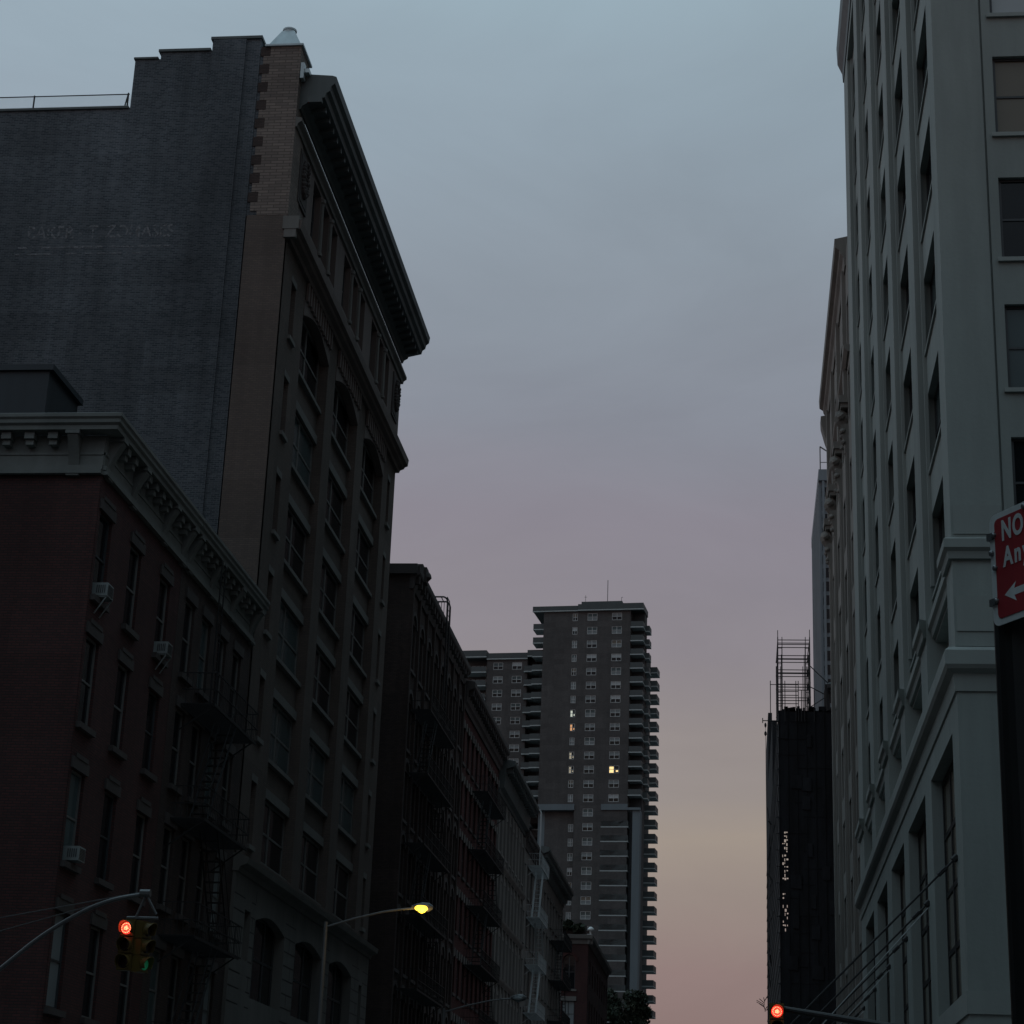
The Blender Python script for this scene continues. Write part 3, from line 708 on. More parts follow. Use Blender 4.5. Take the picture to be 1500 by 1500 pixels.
lm = MB(); lm.box(-34,-17.8,Yg+1.2,Yg+1.5,30.7,31.9); lm.build('roof_parapet', M['dark_stone'], Lg)
dm = MB(); dm.lathe((-17.3,Yg+.6,30.7),[(.08,0),(.08,.5),(.42,.55),(.36,.75),(.2,.92),(.03,.98)],14); tag(dm.build('roof_vent', M['sign_white'], None, True), 'small white domed vent on the corner of the red brick roof', 'vent')
Lh = row_house('dim grey building under rooftop trees beyond the red brick one', 266.2, 330, 22.5, 12, [20.5,16.5,12.5], 'grey_stone', 'stone', ww=1.6, wh=2.4, cornice=(.5,22.9,21.9), cmat='dark_stone', name='brick_building')

def tree(label, x, y, z, h, r, n, group, cat='tree', name='rooftop_tree', seed=1):
    rnd = random.Random(seed); t = thing(name, label, cat, (x,y,z), group=group)
    tk = MB(); tk.bar((x,y,z),(x+.1,y,z+h*.45),.14*h/5,7,.09*h/5)
    for k in range(5):
        a = rnd.uniform(0,2*PI); tk.bar((x+.1,y,z+h*(.3+.08*k)),(x+.1+math.cos(a)*r*.6,y+math.sin(a)*r*.6,z+h*(.6+.06*k)),.05*h/5,5,.015*h/5)
    tk.build('trunk', M['bark'], t)
    c = MB(); cl = []
    for k in range(16):
        a = rnd.uniform(0,2*PI); rr = r*rnd.uniform(.1,.85); zz = z+h*rnd.uniform(.38,.92)
        cl.append((x+rr*math.cos(a), y+rr*math.sin(a), zz, r*rnd.uniform(.2,.42)))
    for k in range(n):
        q = rnd.choice(cl); s = .10+.16*rnd.random()
        d = Vector((rnd.gauss(0,1),rnd.gauss(0,1),rnd.gauss(0,1))).normalized()*q[3]*rnd.uniform(.5,1.15)
        p = Vector(q[:3])+d; e1 = Vector((rnd.gauss(0,1),rnd.gauss(0,1),rnd.gauss(0,1))).normalized(); e2 = e1.cross(Vector((rnd.gauss(0,1),rnd.gauss(0,1),rnd.gauss(0,1)))).normalized()
        c.quad(p-e1*s*1.5, p+e2*s, p+e1*s*1.5, p-e2*s)
    c.build('crown', M['leaf'], t); return t
tree('larger dark leafy rooftop tree at the foot of the tower pillar', -16.6, 300, 22.5, 8.6, 3.1, 2600, 'rooftop trees', seed=3)
tree('smaller dark bushy rooftop tree just right of the red brick roof', -18.6, 280, 22.5, 7.0, 2.6, 1800, 'rooftop trees', seed=4)
for k, (x, s, lb) in enumerate(((-22.0,1.3,'low dark shrub on the red brick roof, left of the others'),(-20.2,1.6,'taller dark shrub in the middle of the red brick roof edge'),(-18.8,1.1,'small dark shrub beside the white roof vent'))):
    tree(lb, x, Yg+.8, 30.75, s, .7, 320, 'shrubs on the red brick roof', 'shrub', 'rooftop_shrub', seed=20+k)

# ================================================================== TOWERS
TWR = math.radians(-5.5)
def tlocal(): return lambda u, w, z: (u, -w, z)
def build_tower():
    t = thing('apartment_tower', 'tall grey brown apartment tower with stacked balconies and an aerial', 'building', (-20.45, 400, 0), TWR, keep_world=False)
    T = tlocal()
    top = 119.1; P = 2.97; FL = 30
    wall = MB()
    cols = [(-10.75,2.1),(-5.5,2.1),(-14.45,1.05)]
    ops = []
    for k in range(FL):
        z = top - k*P
        for ci, (u, ww) in enumerate(cols):
            if ci == 1 and z < 78: continue
            ops.append((u-ww/2, u+ww/2, z-1.6, z))
    facade(wall, T, -13.65, -2.6, 0, 119.7, [o for o in ops if o[0] > -13.6 and not (o[0] > -7 and o[3] < 78)], .25, skin=False)
    facade(wall, T, -21.2, -13.65, 78.4, 119.6, [o for o in ops if o[0] < -13.6 and o[2] > 78.4], .25, skin=False)
    # below the transfer beam the wall steps back
    facade(wall, T, -19.9, -13.65, 0, 78.4, [o for o in ops if o[0] < -13.6 and o[3] < 77], .25, w0=-1.2, skin=False)
    wall.box(-21.2, -.02, 3.0, 6.4, 0, 119.7); wall.box(-21.2, -1.05, 6.4, 20, 0, 113.5)
    wall.box(-21.2, -19.9, .01, 3, 78.4, 119.5); wall.box(-13.66,-13.6,0,1.2,0,78.3)
    wall.quad((-21.2,0,0),(-21.2,20,0),(-21.2,20,119.6),(-21.2,0,119.6)) if False else None
    wall.box(-21.2, -21.1, .02, 20, 78.4, 119.6); wall.box(-2.7,-2.6,.02,3.2,0,119.6)
    wall.build('wall', M['tower_brick'], t)
    lit = {(2,7):'lit_cool',(2,8):'lit_orange',(2,11):'lit_dim',(1,11):'lit_warm',(2,14):'lit_warm',(2,10):'lit_dim',(2,18):'glass_white'}
    rnd = random.Random(5)
    gls = ['glass_teal','glass_grey','glass_grey','glass_white','glass_teal','glass_warm']
    for k in range(FL):
        z = top - k*P
        for ci, (u, ww) in enumerate(cols):
            if ci == 1 and z < 78: continue
            dep = -.15
            if ci == 2 and z < 78: dep = -1.35
            g = lit.get((ci,k), rnd.choice(gls)); key = ('tw', ci == 2, g)
            if key not in WC:
                f = MB(); w2 = ww/2; h = 1.6
                f.cur = 0
                for a, b in ((-w2,-w2+.09),(w2-.09,w2),(-.05,.05)): f.box(a,b,-.1,0,0,h)
                f.box(-w2,w2,-.12,.0,0,.09); f.box(-w2,w2,-.11,0,h-.09,h); f.box(-w2,w2,-.095,-.01,h*.5-.04,h*.5+.04)
                if g.startswith('lit'):      # one curtain drawn back: only part of the window glows
                    f.cur = 1; f.quad((-w2,-.03,.12),(-w2*.1,-.03,.12),(-w2*.1,-.03,h*.86),(-w2,-.03,h*.86)); f.quad((w2*.35,-.03,.3),(w2*.8,-.03,.3),(w2*.8,-.03,.62),(w2*.35,-.03,.62))
                    f.cur = 2; f.quad((-w2,-.026,0),(w2,-.026,0),(w2,-.026,h),(-w2,-.026,h))
                else:
                    f.cur = 1; f.quad((-w2,-.03,h*.5),(w2,-.03,h*.5),(w2,-.03,h),(-w2,-.03,h))
                    f.cur = 2; f.quad((-w2,-.03,0),(w2,-.03,0),(w2,-.03,h*.5),(-w2,-.03,h*.5))
                WC[key] = f.mesh('window', [M['tower_frame'], M[g], M['glass_grey'] if rnd.random() < .3 else M['glass']])
            o = link('window', WC[key], t); o.location = (u, -dep, z-1.6)
            if g.startswith('lit') and g != 'lit_dim': o['label'] = 'lit window'
    fa = MB()
    fa.box(-23.6,-13.8,-.35,20,119.75,120.75); fa.box(-13.8,.15,-.6,6.5,119.75,121.0); fa.box(-13.8,-2.2,6.5,20,113.5,120.95); fa.build('roof_fascia', M['tower_fascia'], t)
    fe = MB(); fe.box(-23.6,-13.82,-.38,0,119.55,119.76); fe.box(-13.82,.18,-.63,0,119.55,119.76); fe.build('fascia_edge', M['tower_slab'], t)
    ph = MB(); ph.box(-13.9,-5.1,4,16,121,122.9); ph.build('penthouse', M['tower_fascia'], t)
    an = MB(); an.bar((-8.6,6,122.8),(-8.6,6,128.2),.08,5); an.build('aerial', M['frame_mid'], t)
    an = MB(); an.bar((-13.2,5,122.8),(-13.2,5,124.6),.05,5); an.bar((-13.5,5,124.2),(-12.9,5,124.2),.04,4); an.bar((-5.4,5,122.8),(-5.4,5,124.0),.05,5); an.bar((-5.4,5,124.0),(-5.1,5,124.0),.05,5); an.build('vent_pipes', M['frame_mid'], t)
    def balc_mesh(w, d, chamfer=0.0, slabh=.22, ph=1.15):
        key = ('bal', w, d, chamfer)
        if key in WC: return WC[key]
        b = MB(); b.cur = 0
        b.box(0,w,-.0,.12,slabh,slabh+ph); b.box(0,.12,.12,d,slabh,slabh+ph); b.box(w-.12,w,.12,d,slabh,slabh+ph)
        b.cur = 1; b.box(-.03,w+.03,-.04,d,0,slabh)
        WC[key] = b.mesh('balcony', [M['tower_fascia'], M['tower_slab']]); return WC[key]
    for k in range(1, 15):                              # left end balconies
        o = link('balcony', balc_mesh(2.3, 4.0), t); o.location = (-23.5, .4, top-k*P-.35)
    for k in range(15, 30):
        o = link('balcony', balc_mesh(2.3, 4.0), t); o.location = (-23.5, 6, top-k*P-.35)
    for k in range(1, 14):                              # right corner loggias
        o = link('balcony', balc_mesh(2.65, 3.2), t); o.location = (-2.55, 0, top-k*P-.35)
    for k in range(4, 29):                              # side balconies silhouetted on the sky
        o = link('balcony', balc_mesh(3.75, 4.2), t); o.location = (-2.0, 10, top-k*P+1.2)
    for k in range(1, 14):
        o = link('balcony', balc_mesh(.9, 3.0), t); o.location = (.02, 3.6, top-k*P-.35)
    for k in range(15, 29):                             # wide lower loggias
        o = link('balcony', balc_mesh(5.6, 3.0), t); o.location = (-8.0, .0, top-k*P-.9)
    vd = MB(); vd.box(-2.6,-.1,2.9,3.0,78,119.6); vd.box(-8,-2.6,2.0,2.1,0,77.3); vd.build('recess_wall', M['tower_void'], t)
    lw = MB()
    for k in range(15, 29):
        z = top-k*P
        for j in range(4): lw.box(-7.3+j*1.15, -6.4+j*1.15, 1.94, 1.99, z-.1, z+.75)
    o = lw.build('loggia_glazing', M['glass_white'], t)
    ll = MB(); z = top-19*P; ll.box(-7.3,-6.5,1.90,1.93,z-.05,z+.7); ll.box(-6.1,-5.4,1.90,1.93,z-.05,z+.7); ll.build('lit_loggia_glazing', M['lit_orange'], t)
    bm = MB(); bm.box(-21.35,-13.55,-.25,1.4,77.2,78.42); bm.box(-8.0,-2.55,-.25,.2,77.2,78.42); bm.box(-2.55,.1,-.2,.4,77.2,77.7)
    bm.build('transfer_beam', M['tower_concrete'], t)
    pl = MB(); pl.box(-1.55,-.03,.2,6.3,0,77.25); pl.box(-21.3,-19.5,1.3,3.0,0,77.2); pl.build('concrete_pillar', M['tower_concrete'], t)
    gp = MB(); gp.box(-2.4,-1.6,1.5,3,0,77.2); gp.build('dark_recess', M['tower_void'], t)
    lt = MB()
    for u in (-18.4,-16.9): pass
    return t
build_tower()
def build_wing():
    t = thing('apartment_tower', 'lower apartment block with pale windows left of the tall tower', 'building', (-20.45, 400, 0), TWR, keep_world=False)
    T = lambda u, w, z: (u, 3-w, z); top = 109.5; P = 2.97; FL = 16
    ops = [(u-1.05,u+1.05,top-k*P-1.55,top-k*P) for k in range(FL) for u in (-31.4,-27.3)]
    mb = MB(); facade(mb, T, -33.9, -25.0, 0, 111.4, ops, .25, skin=False); mb.box(-39.0,-21.3,6,20,0,111.2); mb.box(-33.9,-33.8,3,6,0,111); mb.box(-25.1,-25,3,6,0,111)
    mb.build('wall', M['tower_brick'], t)
    fa = MB(); fa.box(-39.4,-33.9,2.3,20,110.75,112.1); fa.box(-33.9,-25,2.6,20,110.3,111.5); fa.box(-25,-21,2.4,20,110.75,112); fa.build('roof_fascia', M['tower_fascia'], t)
    fe = MB(); fe.box(-39.4,-33.92,2.26,3,110.55,110.76); fe.box(-33.88,-25.02,2.56,3,110.1,110.31); fe.box(-25,-21,2.36,3,110.55,110.76); fe.build('fascia_edge', M['tower_slab'], t)
    rnd = random.Random(8)
    for k in range(FL):
        for u in (-31.4,-27.3):
            g = rnd.choice(['glass_grey','glass_teal','glass_white','glass_grey']); key = ('wg', g)
            if key not in WC:
                f = MB(); h = 1.55; w2 = 1.05
                for a, b in ((-w2,-w2+.09),(w2-.09,w2),(-.05,.05)): f.box(a,b,-.1,0,0,h)
                f.box(-w2,w2,-.12,.0,0,.09); f.box(-w2,w2,-.11,0,h-.09,h); f.box(-w2,w2,-.095,-.01,h*.5-.04,h*.5+.04)
                f.cur = 1; f.quad((-w2,-.03,h*.5),(w2,-.03,h*.5),(w2,-.03,h),(-w2,-.03,h)); f.cur = 2; f.quad((-w2,-.03,0),(w2,-.03,0),(w2,-.03,h*.5),(-w2,-.03,h*.5))
                WC[key] = f.mesh('window', [M['tower_frame'], M[g], M['glass']])
            o = link('window', WC[key], t); o.location = (u, 3.15, top-k*P-1.55)
        b = MB()
        for nm, u0, w_ in (('l',-38.9,5.0),('r',-25.6,2.4)):
            key = ('wb', nm)
            if key not in WC:
                b = MB(); b.box(0,w_,0,.12,.22,1.35); b.box(0,.12,.12,3.5,.22,1.35); b.cur = 1; b.box(-.03,w_+.03,-.04,3.5,0,.22)
                WC[key] = b.mesh('balcony', [M['tower_fascia'], M['tower_slab']])
            o = link('balcony', WC[key], t); o.location = (u0, 2.4, top-k*P-2.3)
    lw = MB()
    for k in range(FL):
        for j in range(4): lw.box(-37.8+j*.95,-37.0+j*.95,5.92,5.97,top-k*P-.9,top-k*P+.1)
    lw.build('loggia_glazing', M['glass_white'], t)
build_wing()

# ================================================================== RIGHT SIDE
rb = thing('office_building', 'pale grey painted office building with deep window bays filling the right side', 'building', (18, 72, 0))
Rf = TR(); RY0, RY1 = 50.3, 93.3
rbays = [(51.8,58.0),(60.0,66.4),(68.3,74.3),(76.6,82.4),(84.6,90.2)]
TOPZ = 58.6
mb = MB(); facade(mb, Rf, RY0, RY1, 15.5, TOPZ, [(a,b,15.6,57.9) for a,b in rbays], .27, back=False, skin=False)
mb.box(6.6,60,RY0+.6,RY1,0,TOPZ+.5); mb.box(5.52,6.6,RY1-.3,RY1-.02,0,TOPZ)
facade(mb, TF(RY0), 5.5, 6.84, 15.5, TOPZ, [], .35, skin=False)
facade(mb, TF(RY0), 6.9, 60, 15.5, TOPZ, [(7.17+k*4.6,9.5+k*4.6,z-2.5,z) for k in range(6) for z in [21.3+3.9*j for j in range(10)]], .28, w0=-.04, skin=False)
mb.box(6.84,6.9,RY0+.10,RY0+.3,15.5,TOPZ)
facade(mb, Rf, RY0, RY1, 0, 15.3, [(a,b,6.85,13.55) for a,b in rbays], .52, skin=False)
facade(mb, TF(RY0), 5.5, 60, 0, 15.3, [(7.17+k*4.6,11+k*4.6,6.85,13.5) for k in range(6)], .5, skin=False)
mb.build('wall', M['white_stucco'], rb)
sp = MB()
rheads = [25.6+3.93*k for k in range(-2, 9)]
for a, b in rbays:
    sops = [(a+.01,b-.01,max(z-2.55,15.62),z) for z in rheads if z > 16.6]
    facade(sp, Rf, a, b, 15.6, 57.9, sops, .34, w0=-.265, skin=False)
    # slim strip beside each bay
    for q in (b-.32, a+.12): tm = MB(); tm.tbox(Rf, q, q+.2, -.27, -.16, 19.4, 57.8); tm.build('moulding_strip', M['white_trim'], rb)
sp.build('spandrel_wall', M['white_stucco'], rb)
for a, b in rbays:
    for z in rheads:
        if z > 19: window(rb, Rf, RZR, (a+b)/2, -.57, z-2.55, b-a-.04, 2.55, nv=2, nh=1, fr='frame_dark', gl=rglass(('glass','glass','glass_teal')), t=.08, sill=(0,-.3,-.2,.1,'white_trim'))
rg = {4:'glass_white',3:'glass_warm',2:'glass',1:'glass_teal',0:'glass'}
for k in range(2):
    for j in range(6): window(rb, TF(RY0), RZF, 8.335+k*4.6, -.27, 21.3+3.9*j-2.5, 2.3, 2.5, nv=0, nh=1, fr='frame_dark', gl=rg.get(j,'glass'), t=.07, sill=(.13,-.06,.05,.12,'white_trim'), label='window with brown blinds' if j == 3 else None)
for a, b in rbays:
    window(rb, Rf, RZR, (a+b)/2, -.40, 6.9, b-a-.04, 6.6, nv=2, nh=3, fr='black_iron', gl='glass_warm', t=.16)
# ledges that follow the piers
def stepped_ledge(name, zlo, zhi, out, mat):
    l = MB(); prof = lambda w: [(w-.05,zlo),(w+out*.45,zlo),(w+out*.6,zlo+(zhi-zlo)*.35),(w+out,zlo+(zhi-zlo)*.5),(w+out,zhi-.04),(w+out*.8,zhi),(w-.05,zhi+.02)]
    segs = []; prev = RY0 + .004
    for a, b in rbays: segs += [(prev, a+.0, 0.0), (a+.002, b-.002, -.27)]; prev = b
    segs.append((prev, RY1, 0.0))
    for k, (u0, u1, w0) in enumerate(segs): l.profile(Rf, RY0 if k == 0 else u0, u1, prof(w0), m0=1 if w0 == 0 else 0, m1=1 if w0 == 0 else 0)
    l.profile(TF(RY0), 5.5, 60, prof(0.0), m0=1); return l.build(name, M[mat], rb)
stepped_ledge('upper_ledge', 17.85, 18.4, .22, 'white_trim')
l = MB()
pf = [(-.05,14.3),(.05,14.3),(.08,14.75),(.24,14.85),(.30,14.95),(.30,15.32),(.2,15.42),(-.05,15.5)]
l.profile(Rf, RY0, RY1, pf, m0=1); l.profile(TF(RY0), 5.5, 60, pf, m0=1); l.build('main_ledge', M['white_trim'], rb)
for za, zb in ((18.55,19.35),(15.9,16.85)): l = MB(); l.tbox(TF(RY0), 5.56, 6.8, 0, .03, za, zb); l.build('pier_panel', M['white_trim'], rb)
l = MB(); l.tbox(Rf, RY0+.01, RY1, -.02, .05, 6.25, 6.8); l.tbox(TF(RY0), 5.45, 60, -.02, .05, 6.25, 6.8); l.build('base_course', M['white_trim'], rb)
l = MB(); l.profile(Rf, RY0-.4, RY1+.1, [(-.1,58.5),(.05,58.5),(.08,59.0),(.2,59.3),(.32,59.6),(.36,60.6),(-.1,60.7)]); l.profile(TF(RY0), 5.5, 60, [(-.1,58.52),(.05,58.52),(.08,59.02),(.2,59.32),(.32,59.62),(.36,60.62),(-.1,60.72)])
l.build('cornice', M['dark_cornice'], rb)
# canopy over the pavement hung from the piers by tie rods
cy_ = [51.1,59.15,67.3,75.4,83.6,91.6]
cpy = thing('entrance_canopy', 'dark metal canopy hung from the pale office facade by slanting rods', 'canopy', (3, 70, 5))
c = MB(); c.box(.75,5.5,52,93,4.65,4.85); c.box(.65,.8,51.9,93.1,4.5,5.0); c.box(.65,5.5,51.8,51.95,4.5,5.0); c.build('canopy_slab', M['pole_dark'], cpy)
for k, y in enumerate(cy_):
    r = MB(); r.bar((5.5,y+.5,10.3),(.9,y+.5,5.65),.028,6); r.bar((5.5,y+.5,10.3),(5.38,y+.5,10.18),.09,6); r.bar((5.2,y+.5,10.0),(5.0,y+.5,9.8),.06,6); r.bar((.9,y+.5,5.65),(.75,y+.5,4.95),.028,6); r.build('tie_rod', M['black_iron'], cpy)
    if k % 2 == 1: 
        r = MB(); r.bar((5.5,y+1.1,10.2),(1.6,y+.5,5.9),.016,5); r.build('stay_wire', M['grey_iron'], cpy)

# ---- second building on the right with grotesque capitals ------------------------------------
b2 = thing('loft_building', 'tan stone building with carved capitals beyond the pale office building', 'building', (14, 105, 0))
Y2a, Y2b = 93.4, 117.0
pil = [96.3, 102.9, 109.7, 115.8]
wn = []
for a, b in ((93.6,95.4),(97.3,102.0),(103.9,108.8),(110.7,115.0)):
    n = 2 if b-a > 3 else 1
    for k in range(n): u0 = a+.2+(b-a)/n*k; wn.append((u0, u0+(b-a)/n-.4))
zr = [46.3,42.4,37.4,33.4,29.4,25.4,21.4,17.4,13.4]
mb = MB(); facade(mb, Rf, Y2a, Y2b, 0, 49.2, [(a,b,z-2.7,z) for a,b in wn for z in zr], .4); mb.box(6.1,30,Y2a+.05,Y2b,0,49.2)
facade(mb, TF(Y2a+.02), 5.5, 30, 0, 49.2, [], .02, skin=False)
mb.build('wall', M['tan_stone'], b2)
for a, b in wn:
    for z in zr: window(b2, Rf, RZR, (a+b)/2, -.3, z-2.7, b-a-.02, 2.7, nv=0, nh=1, fr='frame_dark', t=.07)
for u in pil: p = MB(); p.tbox(Rf, u-.55, u+.55, -.02, .12, 8, 39.4); p.tbox(Rf, u-.3, u+.3, .12, .17, 8, 38.4); p.tbox(Rf, u-.45, u+.45, -.02, .2, 41.3, 48.6); p.build('pilaster', M['tan_stone'], b2)
for u in pil:
    c = MB(); rnd = random.Random(int(u*10)); Rc = lambda u_, w_, z_: Rf(u_, w_*.62, z_)
    c.tbox(Rc, u-.7, u+.7, 0, .75, 41.0, 41.4); c.tbox(Rc, u-.6, u+.6, 0, .6, 40.75, 41.0)
    c.lathe(Rc(u,.42,40.3), [(.12,-.55),(.33,-.4),(.42,-.1),(.40,.2),(.25,.45)], 10, axis=(-.35,0,1))
    c.lathe(Rc(u,.8,40.25), [(.05,-.18),(.15,-.05),(.12,.12),(.04,.2)], 8, axis=(-1,0,.2))
    for s in (-1,1):
        c.lathe(Rc(u+s*.42,.55,40.3), [(.08,-.2),(.2,-.05),(.2,.1),(.06,.22)], 8, axis=(-.5,s*.4,.6)); c.lathe(Rc(u+s*.38,.45,39.5), [(.06,-.25),(.17,-.1),(.17,.1),(.05,.3)], 8, axis=(0,1,.3))
    c.profile(Rc, u-.5, u+.5, [(0,39.9),(.62,39.8),(.66,39.55),(.45,39.4),(.5,39.15),(.36,38.95),(.28,38.6),(.32,38.4),(.0,38.0)])
    for k in range(8): c.lathe(Rc(u+rnd.uniform(-.5,.5), rnd.uniform(.25,.5), rnd.uniform(38.5,39.9)), [(.04,-.12),(.13,-.03),(.13,.05),(.03,.14)], 7, axis=(-1,rnd.uniform(-1,1),rnd.uniform(-1,1)))
    c.build('carved_capital', M['tan_stone'], b2)
band(b2, 'cornice', Rf, Y2a+1.4, Y2b+.2, [(-.1,48.4),(.08,48.4),(.15,48.9),(.3,49.1),(.34,49.3),(.55,49.45),(.58,49.95),(-.1,50.1)], 'tan_stone')
band(b2, 'string_course', Rf, Y2a, Y2b+.1, [(-.05,42.9),(.1,42.9),(.28,43.1),(.3,43.25),(-.05,43.3)], 'tan_stone')
c = MB(); c.profile(Rf, Y2b-.9, Y2b+.25, [(0,46.2),(.3,47.2),(.5,48.0),(.52,48.5),(0,48.6)]); c.build('cornice_console', M['tan_stone'], b2)

b3 = thing('office_tower', 'distant blue grey ribbed high rise rising behind the scaffolding', 'building', (30, 420, 0))
mb = MB(); mb.box(17.2,60,400.6,446,0,150); mb.build('wall', M['blue_metal'], b3)
for k in range(15): r = MB(); r.box(16.5,17.2,401+k*3.05,402.1+k*3.05,0,149.5); r.build('rib', M['blue_metal'], b3)
for k in range(12): r = MB(); r.box(17.2+k*2.4,17.7+k*2.4,400.1,400.6,0,148.6); r.build('rib', M['blue_metal'], b3)
r = MB(); r.box(16.5,60,400,446.5,148.5,151); r.build('parapet', M['blue_metal'], b3)
gz = MB()
for k in range(36): gz.box(17.1,17.195,401,445,40+k*3,42.1+k*3); gz.box(17.3,59,400.5,400.595,40+k*3,42.1+k*3)
gz.build('window_band', M['glass'], b3)
rl = thing('roof_davit', 'small roof rail and davit on top of the distant blue grey high rise', 'davit', (17,402,151))
r = MB(); r.bar((16.9,400.6,151),(16.9,400.6,156.4),.13,5); r.bar((16.9,400.6,156.4),(18.6,400.6,155.2),.16,5); r.bar((16.9,400.6,152.8),(21,400.6,152.8),.09,5); r.build('davit_arm', M['frame_mid'], rl)
# unseen block added behind the tan building, keeps bright sky out of window reflections
hb = thing('reflection_blocker', 'unseen tall dark slab added behind the tan stone building to block sky reflections', 'building', (22, 205, 0))
mb = MB(); zs_ = [5+3.6*k for k in range(24)]
facade(mb, TR(10.6), 172, 222, 0, 92, [(y,y+1.6,z,z+1.9) for y in [174+4*k for k in range(12)] for z in zs_], .25)
mb.box(11,40,172.1,222,0,92); facade(mb, TR(12.2), 222, 248, 0, 92, [(y,y+1.6,z,z+1.9) for y in [224+4*k for k in range(6)] for z in zs_], .25); mb.box(12.6,40,222,248,0,91.9)
mb.build('wall', M['old_brick'], hb)

# ---- scaffolded building --------------------------------------------------------------------
sc = thing('scaffolded_building', 'building site wrapped in black debris netting on scaffolding', 'building', (8, 300, 0))
nt_ = MB(); Ys = 250.0; X0 = 4.75
holes = []; rnd = random.Random(11)
for z, n_, x0 in ((44.8,3,5.35),(42.0,6,5.15),(34.5,4,5.15)):
    pass
z = 46.4
while z > 34.0:
    for x in (5.12, 5.36, 5.62):
        if (40.2 > z > 38.8): continue
        if rnd.random() < (.8 if x > 5.3 and z > 40 else .4): holes.append((x, x+rnd.uniform(.06,.22), z-.10-rnd.random()*.28, z))
    z -= .48
facade(nt_, TF(Ys), X0, 13, 0, 62.0, holes, .02, back=False, skin=False)
facade(nt_, TR(X0), Ys, 300, 0, 62.0, [], .02, skin=False)
facade(nt_, TR(X0), 300.0, 345, 0, 72.5, [], .02, skin=False)
facade(nt_, TR(X0), 345.0, 376, 0, 84.5, [], .02, skin=False)
facade(nt_, TF(300), X0, X0+.7, 61, 72.5, [], .02, skin=False); facade(nt_, TF(345), X0, X0+.7, 61, 84.5, [], .02, skin=False)
nt_.box(X0+.03, 6.3, 375, 376, 0, 60); nt_.box(8.9,14,251,376,0,60.5); nt_.box(6.0,13,250.2,251,61,62.05)
nt_.build('debris_netting', M['net'], sc)
pl = MB()
for k in range(30):
    z = 2.05*k+1+rnd.uniform(-.3,.3); xa = rnd.uniform(X0,8); pl.box(xa, xa+rnd.uniform(1.5,4.5), Ys-.06, Ys-.03, z, z+.05); pl.box(X0-.08,X0-.02,Ys,376,z,z+.07)
for k in range(30):
    z = 2.05*k+1; pl.bar((X0+.2,Ys-.1,z+.03),(X0-.18-.25*rnd.random(),Ys-.1,z+.03),.05,5); pl.bar((X0,Ys+20+80*rnd.random(),z),(X0-.3-.4*rnd.random(),Ys+60,z+.4),.06,4)
for k in range(16):
    x = rnd.uniform(X0,12); z = rnd.uniform(6,60); a = rnd.uniform(.5,1.4); pl.hexa([(x,Ys-.10,z),(x+a,Ys-.16,z-.1),(x+a,Ys-.03,z-.1),(x,Ys-.03,z),(x,Ys-.10,z+1.7),(x+a,Ys-.2,z+1.6),(x+a,Ys-.03,z+1.6),(x,Ys-.03,z+1.7)])
for k in range(22): x = X0+rnd.random()*7.5; h_ = rnd.uniform(.2,1.0); pl.box(x,x+rnd.uniform(.2,.9),Ys-.05,Ys,61.9,62+h_*.6)
for k in range(8): pl.box(X0+.0+k*1.15, X0+.06+k*1.15, Ys-.12, Ys-.05, 0, 62.3)
pl.build('ledger_tubes', M['net'], sc)
st = MB(); cols = [X0, X0+.55, 8.3, 8.85]
def tub(a,b,r=.06): st.bar(a,b,r,5)
for y in (250.5, 252.0, 256.0, 262.0):
    for x in cols: tub((x,y,62),(x,y,71.9 if y < 251 else 71.0), .07 if x in (X0,8.85) else .05)
for y in (250.5, 252.0):
    for z in (71.5,70.9,69.4,68.9,67.5,67.0,65.6,65.2,63.8): tub((X0,y,z),(8.85,y,z))
for z in (71.5,69.4,67.5,65.6,63.8):
    for x in (X0, 8.85): tub((x,250.5,z),(x,262,z),.06); 
    for x in (X0,8.3): tub((x,250.5,z-1.1),(x+.55,250.5,z-1.1),.045)
tub((8.85,250.5,71.9),(8.85,250.5,72.9),.05); tub((X0,250.5,71.9),(X0,250.5,72.8),.05)
for x in (X0-.05, 8.9):
    for k in range(5): tub((x,250.5,62+k*1.9),(x,262,63.9+k*1.9),.05)
for z in (65.3,64.4,63.9,63.2,62.8): tub((3.75,249.6,z) if z > 65 else (X0,249.6,z),(7.3,249.6,z),.055)
for x in (3.75,5.6,7.0,7.3,7.7,8.1,9.3): tub((x,249.6,60.5),(x,249.6,65.8 if x < 7.5 else 64.6),.055)
tub((8.9,250.5,68),(11.6,250.5,65.3),.07); tub((8.6,250.5,65.4),(11.4,250.5,63.9),.07); tub((8.7,250.5,62.5),(11.2,250.5,64.2),.06)
st.build('scaffold_frame', M['black_iron'], sc)
hp = MB(); hp.box(10.6,11.3,250,251,62,64.6); hp.box(10.7,12.2,250,251,64.4,65.5); hp.lathe((11.5,250.4,65.2),[(.3,-.6),(.7,-.2),(.7,.3),(.3,.6)],10); hp.bar((11.1,250,62),(10.9,250,64.8),.3,8); hp.build('hoist', M['black_iron'], sc)
pu = thing('pulley_rig', 'thin pulley arm with a hanging rope on the netted scaffolding', 'pulley', (3.4,250,60.8))
p = MB(); p.bar((4.75,249.9,60.6),(2.75,249.9,60.6),.07,5); p.bar((2.75,249.9,60.3),(2.75,249.9,60.95),.06,5); p.bar((3.6,249.9,60.55),(4.7,249.9,59.4),.05,5); p.build('arm', M['black_iron'], pu)
